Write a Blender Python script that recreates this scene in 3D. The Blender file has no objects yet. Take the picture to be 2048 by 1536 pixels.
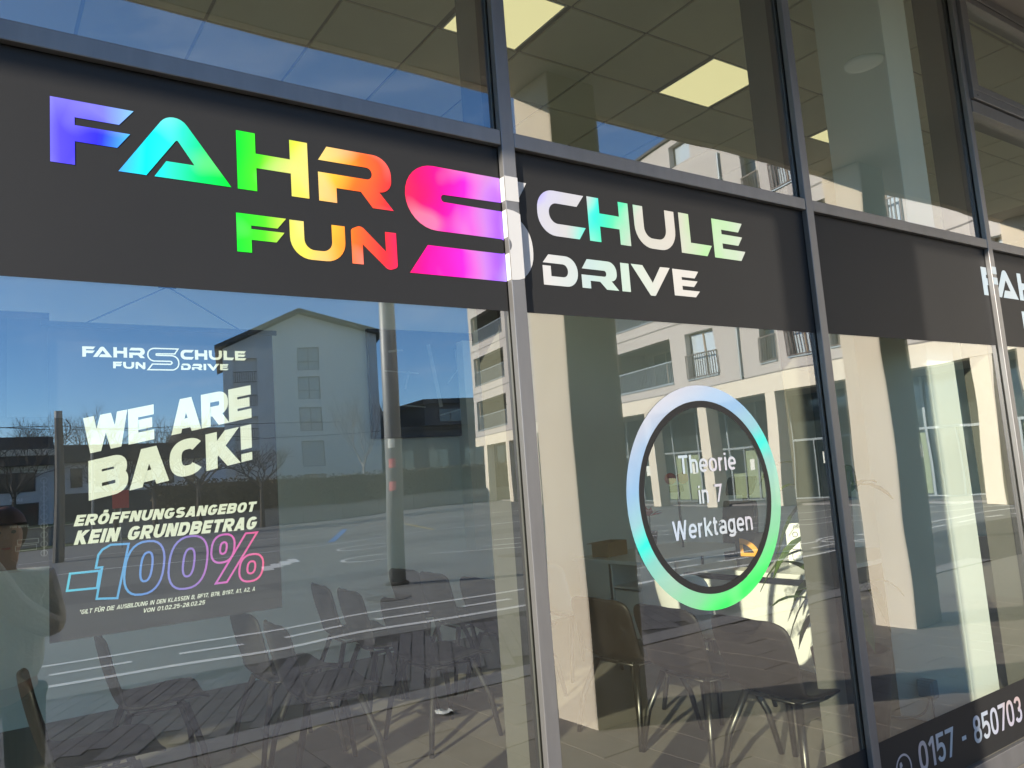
import bpy, bmesh, math, random
from mathutils import Vector, Matrix
random.seed(7)
S = bpy.context.scene
COL = S.collection
PI = math.pi

# ------------------------------------------------------------------ camera, sky, sun, exposure
def make_camera():
    yaw, pitch, roll = 0.6075, 0.1174, -0.0739
    w = Vector((math.sin(yaw)*math.cos(pitch), math.cos(yaw)*math.cos(pitch), math.sin(pitch)))
    r = Vector((math.cos(yaw), -math.sin(yaw), 0)); u = r.cross(w)
    r2 = r*math.cos(roll)+u*math.sin(roll); u2 = -r*math.sin(roll)+u*math.cos(roll)
    cd = bpy.data.cameras.new('camera'); cd.sensor_width = 36; cd.lens = 36*1590/2048
    cd.clip_start = 0.02; cd.clip_end = 2000
    co = bpy.data.objects.new('camera', cd); COL.objects.link(co)
    m = Matrix((r2, u2, -w)).transposed().to_4x4(); m.translation = Vector((0, -2.09, 1.6))
    co.matrix_world = m; S.camera = co
make_camera()
SUN_EL, SUN_AZ = math.radians(19.8), math.radians(60.0)      # azimuth from the facade's normal, towards the left
TO_SUN = Vector((-math.cos(SUN_EL)*math.sin(SUN_AZ), -math.cos(SUN_EL)*math.cos(SUN_AZ), math.sin(SUN_EL)))
W = bpy.data.worlds.new("World"); S.world = W; W.use_nodes = True
wn = W.node_tree.nodes; wl = W.node_tree.links
bg = wn['Background']; sky = wn.new('ShaderNodeTexSky'); sky.sky_type = 'NISHITA'; sky.sun_disc = False
sky.sun_elevation = SUN_EL; sky.sun_rotation = math.radians(240); sky.air_density = 0.85; sky.dust_density = 0.05; sky.ozone_density = 5.0
hs = wn.new('ShaderNodeHueSaturation'); hs.inputs['Saturation'].default_value = 1.06; wl.new(sky.outputs[0], hs.inputs['Color'])
tc = wn.new('ShaderNodeTexCoord'); mpw = wn.new('ShaderNodeMapping'); mpw.inputs['Scale'].default_value = (2.2, 2.2, 11); mpw.inputs['Rotation'].default_value = (.12, .1, 0)
nz = wn.new('ShaderNodeTexNoise'); nz.inputs['Scale'].default_value = 1.7; nz.inputs['Detail'].default_value = 7; nz.inputs['Roughness'].default_value = .62; nz.inputs['Distortion'].default_value = .5
wl.new(tc.outputs['Generated'], mpw.inputs[0]); wl.new(mpw.outputs[0], nz.inputs['Vector'])
mrw = wn.new('ShaderNodeMapRange'); mrw.inputs[1].default_value = .53; mrw.inputs[2].default_value = .82; mrw.inputs[4].default_value = .2; wl.new(nz.outputs['Fac'], mrw.inputs[0])
mxw = wn.new('ShaderNodeMix'); mxw.data_type = 'RGBA'; mxw.inputs[7].default_value = (5.5, 5.6, 5.8, 1); wl.new(mrw.outputs[0], mxw.inputs[0]); wl.new(hs.outputs[0], mxw.inputs[6]); wl.new(mxw.outputs[2], bg.inputs[0])
bg.inputs[1].default_value = 0.145
sd = bpy.data.lights.new('sun', 'SUN'); sd.energy = 4.2; sd.angle = math.radians(0.5); sd.color = (1, .91, .78)
so = bpy.data.objects.new('sun', sd); COL.objects.link(so); so.rotation_euler = TO_SUN.to_track_quat('Z', 'Y').to_euler(); so.location = (-30, -20, 30)
S.view_settings.view_transform = 'Standard'; S.view_settings.look = 'None'; S.view_settings.gamma = 1
S.view_settings.use_curve_mapping = False; S.view_settings.exposure = 1.36
S.render.engine = 'CYCLES'
S.cycles.max_bounces = 14; S.cycles.transparent_max_bounces = 24; S.cycles.diffuse_bounces = 5; S.cycles.glossy_bounces = 6
S.cycles.caustics_reflective = False; S.cycles.caustics_refractive = False
S.cycles.use_denoising = True

# ------------------------------------------------------------------ materials
def mat(name, col, rough=.6, metal=0., var=0., vs=6., bump=0., bs=40., coat=0., emit=None, es=0., spec=.5, streak=None):
    m = bpy.data.materials.new(name); m.use_nodes = True
    n = m.node_tree.nodes; l = m.node_tree.links; b = n['Principled BSDF']
    b.inputs['Base Color'].default_value = (*col, 1); b.inputs['Roughness'].default_value = rough
    b.inputs['Metallic'].default_value = metal; b.inputs['Coat Weight'].default_value = coat
    b.inputs['Specular IOR Level'].default_value = spec
    if emit: b.inputs['Emission Color'].default_value = (*emit, 1); b.inputs['Emission Strength'].default_value = es
    if var or bump:
        g = n.new('ShaderNodeNewGeometry')
    if var:
        mp = n.new('ShaderNodeMapping'); l.new(g.outputs['Position'], mp.inputs[0])
        if streak: mp.inputs['Scale'].default_value = streak
        t = n.new('ShaderNodeTexNoise'); t.inputs['Scale'].default_value = vs; t.inputs['Detail'].default_value = 6; t.inputs['Roughness'].default_value = .65
        l.new(mp.outputs[0], t.inputs['Vector'])
        oi = n.new('ShaderNodeObjectInfo')
        ad = n.new('ShaderNodeMath'); ad.operation = 'MULTIPLY_ADD'; ad.inputs[1].default_value = .35; l.new(oi.outputs['Random'], ad.inputs[0]); l.new(t.outputs['Fac'], ad.inputs[2])
        mr = n.new('ShaderNodeMapRange'); mr.inputs[1].default_value = .35; mr.inputs[2].default_value = 1.0
        mr.inputs[3].default_value = 1-var; mr.inputs[4].default_value = 1+var; l.new(ad.outputs[0], mr.inputs[0])
        mx = n.new('ShaderNodeMix'); mx.data_type = 'RGBA'; mx.blend_type = 'MULTIPLY'; mx.inputs[0].default_value = 1
        mx.inputs[6].default_value = (*col, 1); l.new(mr.outputs[0], mx.inputs[7]); l.new(mx.outputs[2], b.inputs['Base Color'])
    if bump:
        t2 = n.new('ShaderNodeTexNoise'); t2.inputs['Scale'].default_value = bs; t2.inputs['Detail'].default_value = 4
        l.new(g.outputs['Position'], t2.inputs['Vector'])
        bp = n.new('ShaderNodeBump'); bp.inputs['Strength'].default_value = bump; bp.inputs['Distance'].default_value = .02
        l.new(t2.outputs['Fac'], bp.inputs['Height']); l.new(bp.outputs[0], b.inputs['Normal'])
    return m

def glass_mat(name, r0, r1, tint):
    """Coated window glass: mirror share rises with the angle, the rest passes through."""
    m = bpy.data.materials.new(name); m.use_nodes = True; n = m.node_tree.nodes; l = m.node_tree.links
    n.remove(n['Principled BSDF']); out = n['Material Output']
    tr = n.new('ShaderNodeBsdfTransparent'); tr.inputs[0].default_value = (*tint, 1)
    gl = n.new('ShaderNodeBsdfGlossy'); gl.inputs['Roughness'].default_value = 0; gl.inputs['Color'].default_value = (.97, .98, 1, 1)
    g = n.new('ShaderNodeNewGeometry')
    d = n.new('ShaderNodeVectorMath'); d.operation = 'DOT_PRODUCT'; l.new(g.outputs['Normal'], d.inputs[0]); l.new(g.outputs['Incoming'], d.inputs[1])
    ab = n.new('ShaderNodeMath'); ab.operation = 'ABSOLUTE'; l.new(d.outputs['Value'], ab.inputs[0])
    om = n.new('ShaderNodeMath'); om.operation = 'SUBTRACT'; om.inputs[0].default_value = 1; l.new(ab.outputs[0], om.inputs[1])
    pw = n.new('ShaderNodeMath'); pw.operation = 'POWER'; pw.inputs[1].default_value = 5; l.new(om.outputs[0], pw.inputs[0])
    base = n.new('ShaderNodeMix'); base.data_type = 'FLOAT'; base.inputs[2].default_value = r0; base.inputs[3].default_value = r1; l.new(g.outputs['Backfacing'], base.inputs[0])
    ma = n.new('ShaderNodeMix'); ma.data_type = 'FLOAT'; l.new(pw.outputs[0], ma.inputs[0]); l.new(base.outputs[0], ma.inputs[2]); ma.inputs[3].default_value = 1
    # slight unevenness of the float glass
    oi = n.new('ShaderNodeObjectInfo'); va = n.new('ShaderNodeVectorMath'); va.operation = 'MULTIPLY_ADD'; va.inputs[1].default_value = (1, 1, 1)
    l.new(g.outputs['Position'], va.inputs[0]); l.new(oi.outputs['Random'], va.inputs[2])
    t = n.new('ShaderNodeTexNoise'); t.inputs['Scale'].default_value = 1.3; t.inputs['Detail'].default_value = 1; l.new(va.outputs[0], t.inputs['Vector'])
    bp = n.new('ShaderNodeBump'); bp.inputs['Strength'].default_value = .055; bp.inputs['Distance'].default_value = .05; l.new(t.outputs['Fac'], bp.inputs['Height']); l.new(bp.outputs[0], gl.inputs['Normal'])
    mx = n.new('ShaderNodeMixShader'); l.new(ma.outputs[0], mx.inputs[0]); l.new(tr.outputs[0], mx.inputs[1]); l.new(gl.outputs[0], mx.inputs[2])
    # a thin film of dust with wiped streaks
    mp = n.new('ShaderNodeMapping'); mp.inputs['Rotation'].default_value = (0, .5, 0); mp.inputs['Scale'].default_value = (3, 1, 1.6); l.new(g.outputs['Position'], mp.inputs[0])
    ts = n.new('ShaderNodeTexNoise'); ts.inputs['Scale'].default_value = 2.2; ts.inputs['Detail'].default_value = 8; ts.inputs['Roughness'].default_value = .72; l.new(mp.outputs[0], ts.inputs['Vector'])
    mr = n.new('ShaderNodeMapRange'); mr.inputs[1].default_value = .45; mr.inputs[2].default_value = .8; mr.inputs[3].default_value = .001; mr.inputs[4].default_value = .010; l.new(ts.outputs['Fac'], mr.inputs[0])
    df = n.new('ShaderNodeBsdfDiffuse'); df.inputs[0].default_value = (.75, .74, .7, 1)
    m2 = n.new('ShaderNodeMixShader'); l.new(mr.outputs[0], m2.inputs[0]); l.new(mx.outputs[0], m2.inputs[1]); l.new(df.outputs[0], m2.inputs[2])
    l.new(m2.outputs[0], out.inputs[0]); return m

def holo_mat(name, ramp, fx, fz, off, amp=.03, white=.5, wcol=(.43, .42, .40), rough=.45, coat=.12):
    """Diffraction film: the colour depends on the angle at which the surface is seen (the viewing direction's x and z shares)."""
    m = bpy.data.materials.new(name); m.use_nodes = True; n = m.node_tree.nodes; l = m.node_tree.links; b = n['Principled BSDF']
    g = n.new('ShaderNodeNewGeometry'); sp = n.new('ShaderNodeSeparateXYZ'); l.new(g.outputs['Incoming'], sp.inputs[0])
    a = n.new('ShaderNodeMath'); a.operation = 'MULTIPLY_ADD'; a.inputs[1].default_value = -fx; a.inputs[2].default_value = off; l.new(sp.outputs['X'], a.inputs[0])
    c = n.new('ShaderNodeMath'); c.operation = 'MULTIPLY_ADD'; c.inputs[1].default_value = -fz; l.new(sp.outputs['Z'], c.inputs[0]); l.new(a.outputs[0], c.inputs[2])
    t = n.new('ShaderNodeTexNoise'); t.inputs['Scale'].default_value = 3.5; t.inputs['Detail'].default_value = 2; l.new(g.outputs['Position'], t.inputs['Vector'])
    s = n.new('ShaderNodeMath'); s.operation = 'SUBTRACT'; s.inputs[1].default_value = .5; l.new(t.outputs['Fac'], s.inputs[0])
    e = n.new('ShaderNodeMath'); e.operation = 'MULTIPLY_ADD'; e.inputs[1].default_value = amp*3; l.new(s.outputs[0], e.inputs[0]); l.new(c.outputs[0], e.inputs[2])
    r = n.new('ShaderNodeValToRGB'); l.new(e.outputs[0], r.inputs[0]); cr = r.color_ramp
    while len(cr.elements) > 1: cr.elements.remove(cr.elements[-1])
    for i, (p, k) in enumerate(ramp):
        el = cr.elements[0] if i == 0 else cr.elements.new(p)
        el.position = p; el.color = (*k, 1)
    t2 = n.new('ShaderNodeTexNoise'); t2.inputs['Scale'].default_value = 5.5; t2.inputs['Detail'].default_value = 1; l.new(g.outputs['Position'], t2.inputs['Vector'])
    mr = n.new('ShaderNodeMapRange'); mr.inputs[1].default_value = .48; mr.inputs[2].default_value = .64; mr.inputs[3].default_value = 0; mr.inputs[4].default_value = white; l.new(t2.outputs['Fac'], mr.inputs[0])
    mx = n.new('ShaderNodeMix'); mx.data_type = 'RGBA'; l.new(mr.outputs[0], mx.inputs[0]); l.new(r.outputs[0], mx.inputs[6]); mx.inputs[7].default_value = (*wcol, 1)
    l.new(mx.outputs[2], b.inputs['Base Color'])
    # fine sparkle of the foil
    t3 = n.new('ShaderNodeTexNoise'); t3.inputs['Scale'].default_value = 260; l.new(g.outputs['Position'], t3.inputs['Vector'])
    bp = n.new('ShaderNodeBump'); bp.inputs['Strength'].default_value = .15; bp.inputs['Distance'].default_value = .001; l.new(t3.outputs['Fac'], bp.inputs['Height']); l.new(bp.outputs[0], b.inputs['Normal'])
    b.inputs['Roughness'].default_value = rough; b.inputs['Specular IOR Level'].default_value = .25; b.inputs['Coat Weight'].default_value = coat; b.inputs['Coat Roughness'].default_value = .02
    return m

MAIN_RAMP = [(0, (.40, .40, .46)), (.06, (.30, .30, .52)), (.09, (.07, .05, .72)), (.12, (.02, .015, .85)), (.14, (.05, .30, .8)), (.16, (0, .62, .78)), (.19, (.02, .60, .42)), (.225, (0, .62, .12)), (.255, (0, .66, .02)), (.288, (.06, .62, .01)),
             (.31, (.36, .56, .05)), (.335, (.72, .58, .03)), (.36, (.80, .40, .03)), (.385, (.80, .13, .01)), (.42, (.80, .025, .03)), (.447, (.78, .004, .10)), (.47, (.80, .0, .24)), (.50, (.66, .01, .46)), (.525, (.42, .16, .50)), (.545, (.26, .07, .75)),
             (.568, (.18, .12, .82)), (.59, (.40, .40, .50)), (.618, (.42, .42, .43)), (.634, (.02, .6, .48)), (.655, (.06, .56, .3)), (.676, (.42, .42, .37)), (.705, (.44, .41, .37)), (.733, (.26, .52, .2)), (.762, (.42, .43, .40)), (1, (.44, .44, .45))]
RING_RAMP = [(0, (.42, .42, .41)), (.1, (.41, .40, .43)), (.17, (.36, .38, .44)), (.24, (.24, .34, .47)), (.32, (.20, .33, .48)), (.40, (.17, .38, .42)), (.455, (0, .58, .47)), (.51, (.16, .40, .35)), (.60, (.20, .40, .28)), (.68, (.16, .44, .22)), (.74, (.03, .60, .09)), (.80, (.18, .44, .24)), (1, (.3, .4, .33))]
PALE_RAMP = [(0, (.34, .38, .48)), (.66, (.34, .38, .50)), (.74, (.36, .42, .44)), (.78, (.42, .38, .41)), (.815, (.42, .36, .35)), (.84, (.34, .40, .44)), (.865, (.38, .37, .44)), (.885, (.46, .26, .16)), (1, (.46, .3, .2))]
M = {}
M['glass'] = glass_mat('facade_glass', .225, .035, (.967, .988, .935))
M['holo'] = holo_mat('holographic_film', MAIN_RAMP, 1, 0, 0, .018, .30)
M['holo_ring'] = holo_mat('holographic_ring_film', RING_RAMP, 2.2, -2.1, -1.234, .02, .15, coat=.6)
M['holo_pale'] = holo_mat('holographic_pale_film', PALE_RAMP, 1, 0, 0, .03, .3)
M['holo_ice'] = holo_mat('holographic_ice_film', [(0, (.34, .42, .5)), (.5, (.32, .42, .52)), (.9, (.38, .46, .50)), (1, (.35, .43, .5))], 1, 0, 0, .05, .3)
M['holo_silver'] = holo_mat('holographic_silver_film', [(0, (.48, .48, .47)), (.6, (.47, .46, .45)), (.64, (.36, .46, .45)), (.67, (.38, .50, .42)), (.70, (.48, .46, .42)), (1, (.48, .47, .44))], 1, 0, 0, .02, .2)
M['film'] = mat('black_vinyl_film', (.0168, .0164, .016), .55, var=.08, vs=2, bump=.02, bs=300, spec=.3)
M['alu'] = mat('grey_aluminium', (.21, .205, .20), .38, .55, var=.13, vs=7, bump=.01, bs=600, streak=(2, 2, .35))
M['fin'] = mat('dark_aluminium_fin', (.16, .155, .14), .5, .3, var=.08, vs=3)
M['gasket'] = mat('black_gasket', (.012, .012, .012), .6)
M['soffit'] = mat('soffit_plaster', (.40, .37, .32), .9, var=.06, vs=1.5, bump=.1)
M['concrete'] = mat('arcade_concrete', (.66, .575, .45), .85, var=.10, vs=2.2, bump=.12, bs=60, streak=(1, 1, .45))
M['white_wall'] = mat('white_wall_paint', (.86, .88, .84), .85, var=.03, vs=1.2, bump=.04, bs=120)
M['grey_wall'] = mat('pale_grey_wall_paint', (.82, .83, .78), .9, var=.04, vs=.8)
M['floor'] = mat('dark_floor', (.15, .135, .115), .5, var=.12, vs=5)
M['tile'] = mat('ceiling_tile_board', (.78, .76, .60), .95, var=.05, vs=3, bump=.08, bs=200)
M['grid'] = mat('ceiling_grid', (.36, .35, .30), .7)
M['panel_light'] = mat('light_diffuser', (.5, .46, .28), .6, emit=(1, .90, .50), es=.38)
M['white'] = mat('white_laminate', (.80, .80, .77), .4, var=.02)
M['print_white'] = mat('white_print', (.86, .88, .80), .6)
M['poster'] = mat('black_poster', (.014, .0135, .014), .6, var=.1, vs=3)
M['chair'] = mat('dark_chair_plastic', (.012, .0095, .008), .5, var=.1, vs=4, spec=.25)
M['chair_grey'] = mat('charcoal_chair_plastic', (.014, .014, .015), .55, var=.1, vs=4, spec=.25)
M['chrome'] = mat('chair_steel', (.09, .086, .08), .35, .9)
M['black'] = mat('black_plastic', (.02, .02, .022), .45)
M['cardboard'] = mat('cardboard', (.42, .26, .13), .85, var=.08, vs=12)
M['leaf'] = mat('palm_leaf', (.07, .12, .022), .5, var=.35, vs=8)
M['pot'] = mat('pot_clay', (.045, .026, .02), .5, var=.1)
M['orange'] = mat('orange_print', (.85, .38, .05), .6)
M['red_leaf'] = mat('red_petals', (.5, .03, .03), .6)
M['pink'] = mat('pink_pad', (.7, .2, .2), .7)
M['grey_plastic'] = mat('grey_socket', (.30, .32, .33), .5)
M['slab'] = mat('paving_slab', (.185, .162, .142), .85, var=.16, vs=9, bump=.15, bs=90)
M['paver'] = mat('street_paver', (.115, .11, .11), .85, var=.2, vs=5, bump=.12, bs=80)
M['joint'] = mat('paving_joint', (.05, .047, .043), .95, var=.2, vs=30)
M['kerb'] = mat('kerb_granite', (.21, .20, .195), .8, var=.16, vs=25)
M['asphalt'] = mat('asphalt', (.205, .205, .19), .9, var=.14, vs=.8, bump=.2, bs=60)
M['ground'] = mat('far_ground', (.15, .15, .145), .95, var=.2, vs=.1)
M['patch'] = mat('asphalt_patch', (.135, .135, .13), .9, var=.2, vs=3)
M['paint'] = mat('road_paint', (.72, .72, .68), .75, var=.12, vs=18)
M['paint_y'] = mat('road_paint_yellow', (.65, .5, .15), .75)
M['paint_b'] = mat('road_paint_blue', (.12, .3, .6), .75)
M['grass'] = mat('lawn', (.10, .125, .035), .95, var=.4, vs=3, bump=.4, bs=30)
M['gwall'] = mat('garden_wall_concrete', (.34, .33, .30), .9, var=.15, vs=1.2)
M['hedge'] = mat('hedge_twigs', (.115, .085, .045), .95, var=.45, vs=4)
M['bark'] = mat('bark', (.09, .075, .06), .95, var=.25, vs=8)
M['birch'] = mat('birch_bark', (.35, .34, .32), .9, var=.3, vs=8)
M['render'] = mat('house_render', (.76, .74, .68), .9, var=.05, vs=.7)
M['render_w'] = mat('white_render', (.72, .72, .70), .9, var=.05, vs=.7)
M['bwall'] = mat('apartment_render', (.52, .475, .425), .9, var=.11, vs=.35, streak=(1, 1, .4), bump=.06, bs=30)
M['bbeam'] = mat('apartment_concrete', (.76, .68, .53), .85, var=.09, vs=.9, streak=(1, 1, .5))
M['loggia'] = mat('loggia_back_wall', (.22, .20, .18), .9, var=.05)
M['rail'] = mat('railing_metal', (.30, .34, .35), .45, .4)
M['rail_d'] = mat('railing_bronze', (.14, .11, .09), .45, .4)
M['frame_b'] = mat('wood_frame', (.30, .22, .13), .6)
M['dark_glass'] = mat('street_window', (.025, .035, .035), .08, spec=.8)
M['curtain_glass'] = mat('curtained_window', (.55, .62, .64), .12, var=.12, vs=2.5, streak=(6, 6, .2), coat=.6)
M['green_panel'] = mat('green_glass_panel', (.30, .36, .22), .25, var=.1, vs=.7)
M['roof'] = mat('dark_roof', (.06, .055, .055), .7, var=.1)
M['shutter'] = mat('shutter', (.52, .52, .50), .7)
M['house_frame'] = mat('house_window_frame', (.13, .13, .12), .6)
M['house_pane'] = mat('house_window_pane', (.40, .42, .42), .1, var=.1, vs=1.5)
M['slab_joint'] = mat('slab_joint', (.20, .19, .16), .95, var=.2, vs=30)
M['navy'] = mat('dark_cladding', (.05, .052, .06), .7, var=.1)
M['lamp'] = mat('mast_paint', (.27, .285, .28), .5, .2, var=.1, vs=3)
M['mast'] = mat('old_mast', (.15, .14, .12), .8, var=.2, vs=2)
M['red'] = mat('red_sign', (.55, .04, .04), .5)
M['skin'] = mat('skin', (.55, .30, .22), .55, var=.06, vs=20)
M['hair'] = mat('hair', (.13, .045, .028), .6)
M['jacket'] = mat('pale_fleece', (.86, .85, .79), .95, var=.15, vs=25, bump=.5, bs=60)
M['trousers'] = mat('dark_trousers', (.03, .03, .035), .9)
M['tv'] = mat('black_board', (.015, .016, .018), .35)
M['chalk'] = mat('chalk_print', (.35, .36, .38), .8)
M['grey_print'] = mat('grey_print', (.20, .21, .22), .7)
M['blue_print'] = mat('pale_blue_print', (.12, .15, .18), .7)
grad = bpy.data.materials.new('gradient_print'); grad.use_nodes = True
_n = grad.node_tree.nodes; _l = grad.node_tree.links; _g = _n.new('ShaderNodeNewGeometry'); _s = _n.new('ShaderNodeSeparateXYZ'); _l.new(_g.outputs['Position'], _s.inputs[0])
_m = _n.new('ShaderNodeMapRange'); _m.inputs[1].default_value = .21; _m.inputs[2].default_value = .69; _l.new(_s.outputs['X'], _m.inputs[0])
_r = _n.new('ShaderNodeValToRGB'); _l.new(_m.outputs[0], _r.inputs[0])
for i, (p, c) in enumerate([(0, (.08, .55, .85)), (.35, (.12, .30, .85)), (.6, (.32, .18, .72)), (.78, (.75, .12, .6)), (1, (.95, .1, .3))]):
    e_ = _r.color_ramp.elements[i] if i < 2 else _r.color_ramp.elements.new(p)
    e_.position = p; e_.color = (*c, 1)
_l.new(_r.outputs[0], _n['Principled BSDF'].inputs['Base Color']); _n['Principled BSDF'].inputs['Roughness'].default_value = .6
M['gradient'] = grad

# ------------------------------------------------------------------ object helpers
def tag(o, label=None, cat=None, group=None, kind=None):
    if label: o['label'] = label
    if cat: o['category'] = cat
    if group: o['group'] = group
    if kind: o['kind'] = kind
    return o
def link(o, parent=None):
    COL.objects.link(o)
    if parent is not None: o.parent = parent
    return o
def empty(name, loc=(0, 0, 0), rz=0, label=None, cat=None, group=None, kind=None):
    o = bpy.data.objects.new(name, None); o.location = loc; o.rotation_euler = (0, 0, rz); o.empty_display_size = .1
    link(o); return tag(o, label, cat, group, kind)
def mesh_obj(name, me, m, parent=None, loc=None):
    o = bpy.data.objects.new(name, me)
    if m and not me.materials: me.materials.append(M[m] if isinstance(m, str) else m)
    if loc: o.location = loc
    return link(o, parent)
class MB:
    """Collects shapes into one mesh."""
    def __init__(s): s.v = []; s.f = []
    def add(s, vs, fs):
        k = len(s.v); s.v += [tuple(v) for v in vs]; s.f += [tuple(i+k for i in f) for f in fs]; return s
    def box(s, x0, x1, y0, y1, z0, z1):
        vs = [(x, y, z) for z in (z0, z1) for y in (y0, y1) for x in (x0, x1)]
        return s.add(vs, [(0, 2, 3, 1), (4, 5, 7, 6), (0, 1, 5, 4), (2, 6, 7, 3), (0, 4, 6, 2), (1, 3, 7, 5)])
    def quad(s, a, b, c, d): return s.add([a, b, c, d], [(0, 1, 2, 3)])
    def tube(s, pts, rad, n=8, caps=True):
        pts = [Vector(p) for p in pts]; rs = rad if isinstance(rad, (list, tuple)) else [rad]*len(pts)
        rings = []; prev = None
        for i, p in enumerate(pts):
            d = (pts[min(i+1, len(pts)-1)]-pts[max(i-1, 0)]).normalized()
            a = prev if prev is not None else (Vector((0, 0, 1)) if abs(d.z) < .9 else Vector((1, 0, 0)))
            x = d.cross(a).normalized() if prev is None else (prev-d*prev.dot(d)).normalized()
            if prev is None: x = x
            prev = x; y = d.cross(x)
            rings.append([p+(x*math.cos(2*PI*k/n)+y*math.sin(2*PI*k/n))*rs[i] for k in range(n)])
        vs = [v for r in rings for v in r]; fs = []
        for i in range(len(pts)-1):
            for k in range(n):
                a, b = i*n+k, i*n+(k+1) % n; fs.append((a, b, b+n, a+n))
        if caps: fs.append(tuple(range(n-1, -1, -1))); fs.append(tuple((len(pts)-1)*n+k for k in range(n)))
        return s.add(vs, fs)
    def lathe(s, prof, cx=0, cy=0, n=16):
        vs = []; fs = []
        for r, z in prof: vs += [(cx+r*math.cos(2*PI*k/n), cy+r*math.sin(2*PI*k/n), z) for k in range(n)]
        for i in range(len(prof)-1):
            for k in range(n):
                a, b = i*n+k, i*n+(k+1) % n; fs.append((a, b, b+n, a+n))
        fs.append(tuple(range(n-1, -1, -1))); fs.append(tuple((len(prof)-1)*n+k for k in range(n)))
        return s.add(vs, fs)
    def mesh(s, name, smooth=False):
        me = bpy.data.meshes.new(name); me.from_pydata(s.v, [], s.f); me.update()
        bm = bmesh.new(); bm.from_mesh(me); bmesh.ops.recalc_face_normals(bm, faces=bm.faces); bm.to_mesh(me); bm.free()
        if smooth:
            for p in me.polygons: p.use_smooth = True
        return me
    def build(s, name, m, parent=None, smooth=False, loc=None): return mesh_obj(name, s.mesh(name, smooth), m, parent, loc)
def bevel(o, w=.004, seg=2):
    b = o.modifiers.new('bevel', 'BEVEL'); b.width = w; b.segments = seg; b.limit_method = 'ANGLE'; return o
def box(name, m, parent, *b): return MB().box(*b).build(name, m, parent)
def copy_tree(o, parent=None, shallow=False):
    c = o.copy(); COL.objects.link(c); c.parent = parent
    for ch in o.children: copy_tree(ch, c)
    return c

# ------------------------------------------------------------------ flat lettering: polygons with rounded corners and a stroke font
def fillet(poly, n=8):
    out = []; N = len(poly)
    for i, p in enumerate(poly):
        if len(p) == 2 or p[2] == 0: out.append((p[0], p[1])); continue
        P, A, B = Vector(p[:2]), Vector(poly[i-1][:2]), Vector(poly[(i+1) % N][:2])
        u, v = (A-P).normalized(), (B-P).normalized(); ang = u.angle(v); t = p[2]/math.tan(ang/2)
        t = min(t, (A-P).length*.99, (B-P).length*.99); r = t*math.tan(ang/2)
        c = P+(u+v).normalized()*(r/math.sin(ang/2)); s, e = P+u*t-c, P+v*t-c
        a0 = math.atan2(s.y, s.x); a1 = math.atan2(e.y, e.x); d = (a1-a0+PI) % (2*PI)-PI
        for k in range(n+1): out.append((c.x+r*math.cos(a0+d*k/n), c.y+r*math.sin(a0+d*k/n)))
    return out
def poly_mesh(name, polys, y, clip=None):
    """Flat polygons in the x-z plane at depth y, optionally cut to the x range clip."""
    bm = bmesh.new()
    for pts in polys:
        vs = [bm.verts.new((x, y, z)) for x, z in pts]
        try: bm.faces.new(vs)
        except ValueError: pass
    bm.normal_update()
    bmesh.ops.triangulate(bm, faces=bm.faces[:], ngon_method='EAR_CLIP')
    if clip:
        for x, sgn in ((clip[0], -1), (clip[1], 1)):
            bmesh.ops.bisect_plane(bm, geom=bm.verts[:]+bm.edges[:]+bm.faces[:], plane_co=(x, 0, 0), plane_no=(sgn, 0, 0), clear_outer=True)
    for f in bm.faces:
        f.normal_update()
        if f.normal.y > 0: f.normal_flip()
    me = bpy.data.meshes.new(name); bm.to_mesh(me); bm.free(); return me
def sell(cx, cy, rx, ry, a0=0, a1=360, n=28, e=2.5):
    o = []
    for i in range(n+1):
        t = math.radians(a0+(a1-a0)*i/n); c, s = math.cos(t), math.sin(t)
        o.append((cx+rx*math.copysign(abs(c)**(2/e), c), cy+ry*math.copysign(abs(s)**(2/e), s)))
    return o
def stroke(pts, t, closed=False, flat=True):
    """Outline strip of a polyline: pairs (left, right) with mitred joins; free diagonal ends at 0 or 1 are cut level."""
    P = [Vector(p) for p in pts]
    if closed and (P[0]-P[-1]).length < 1e-6: P = P[:-1]
    N = len(P); L = []; R = []; h = t/2
    for i in range(N):
        a = P[i]-P[i-1] if (closed or i > 0) else None
        b = P[(i+1) % N]-P[i] if (closed or i < N-1) else None
        if a is None or b is None:
            d = (b if a is None else a).normalized(); nrm = Vector((-d.y, d.x))
            l, r = P[i]+nrm*h, P[i]-nrm*h
            if flat and abs(d.x) > .04 and abs(d.y) > .3 and (abs(P[i].y) < 1e-3 or abs(P[i].y-1) < 1e-3):
                l = l+d*((P[i].y-l.y)/d.y); r = r+d*((P[i].y-r.y)/d.y)
        else:
            a.normalize(); b.normalize(); n1 = Vector((-a.y, a.x)); n2 = Vector((-b.y, b.x)); m = n1+n2
            if m.length < 1e-4: m = n1.copy()
            m.normalize(); k = min(h/max(m.dot(n1), .25), h*2.4); l, r = P[i]+m*k, P[i]-m*k
        L.append(l); R.append(r)
    return L, R, closed
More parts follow.
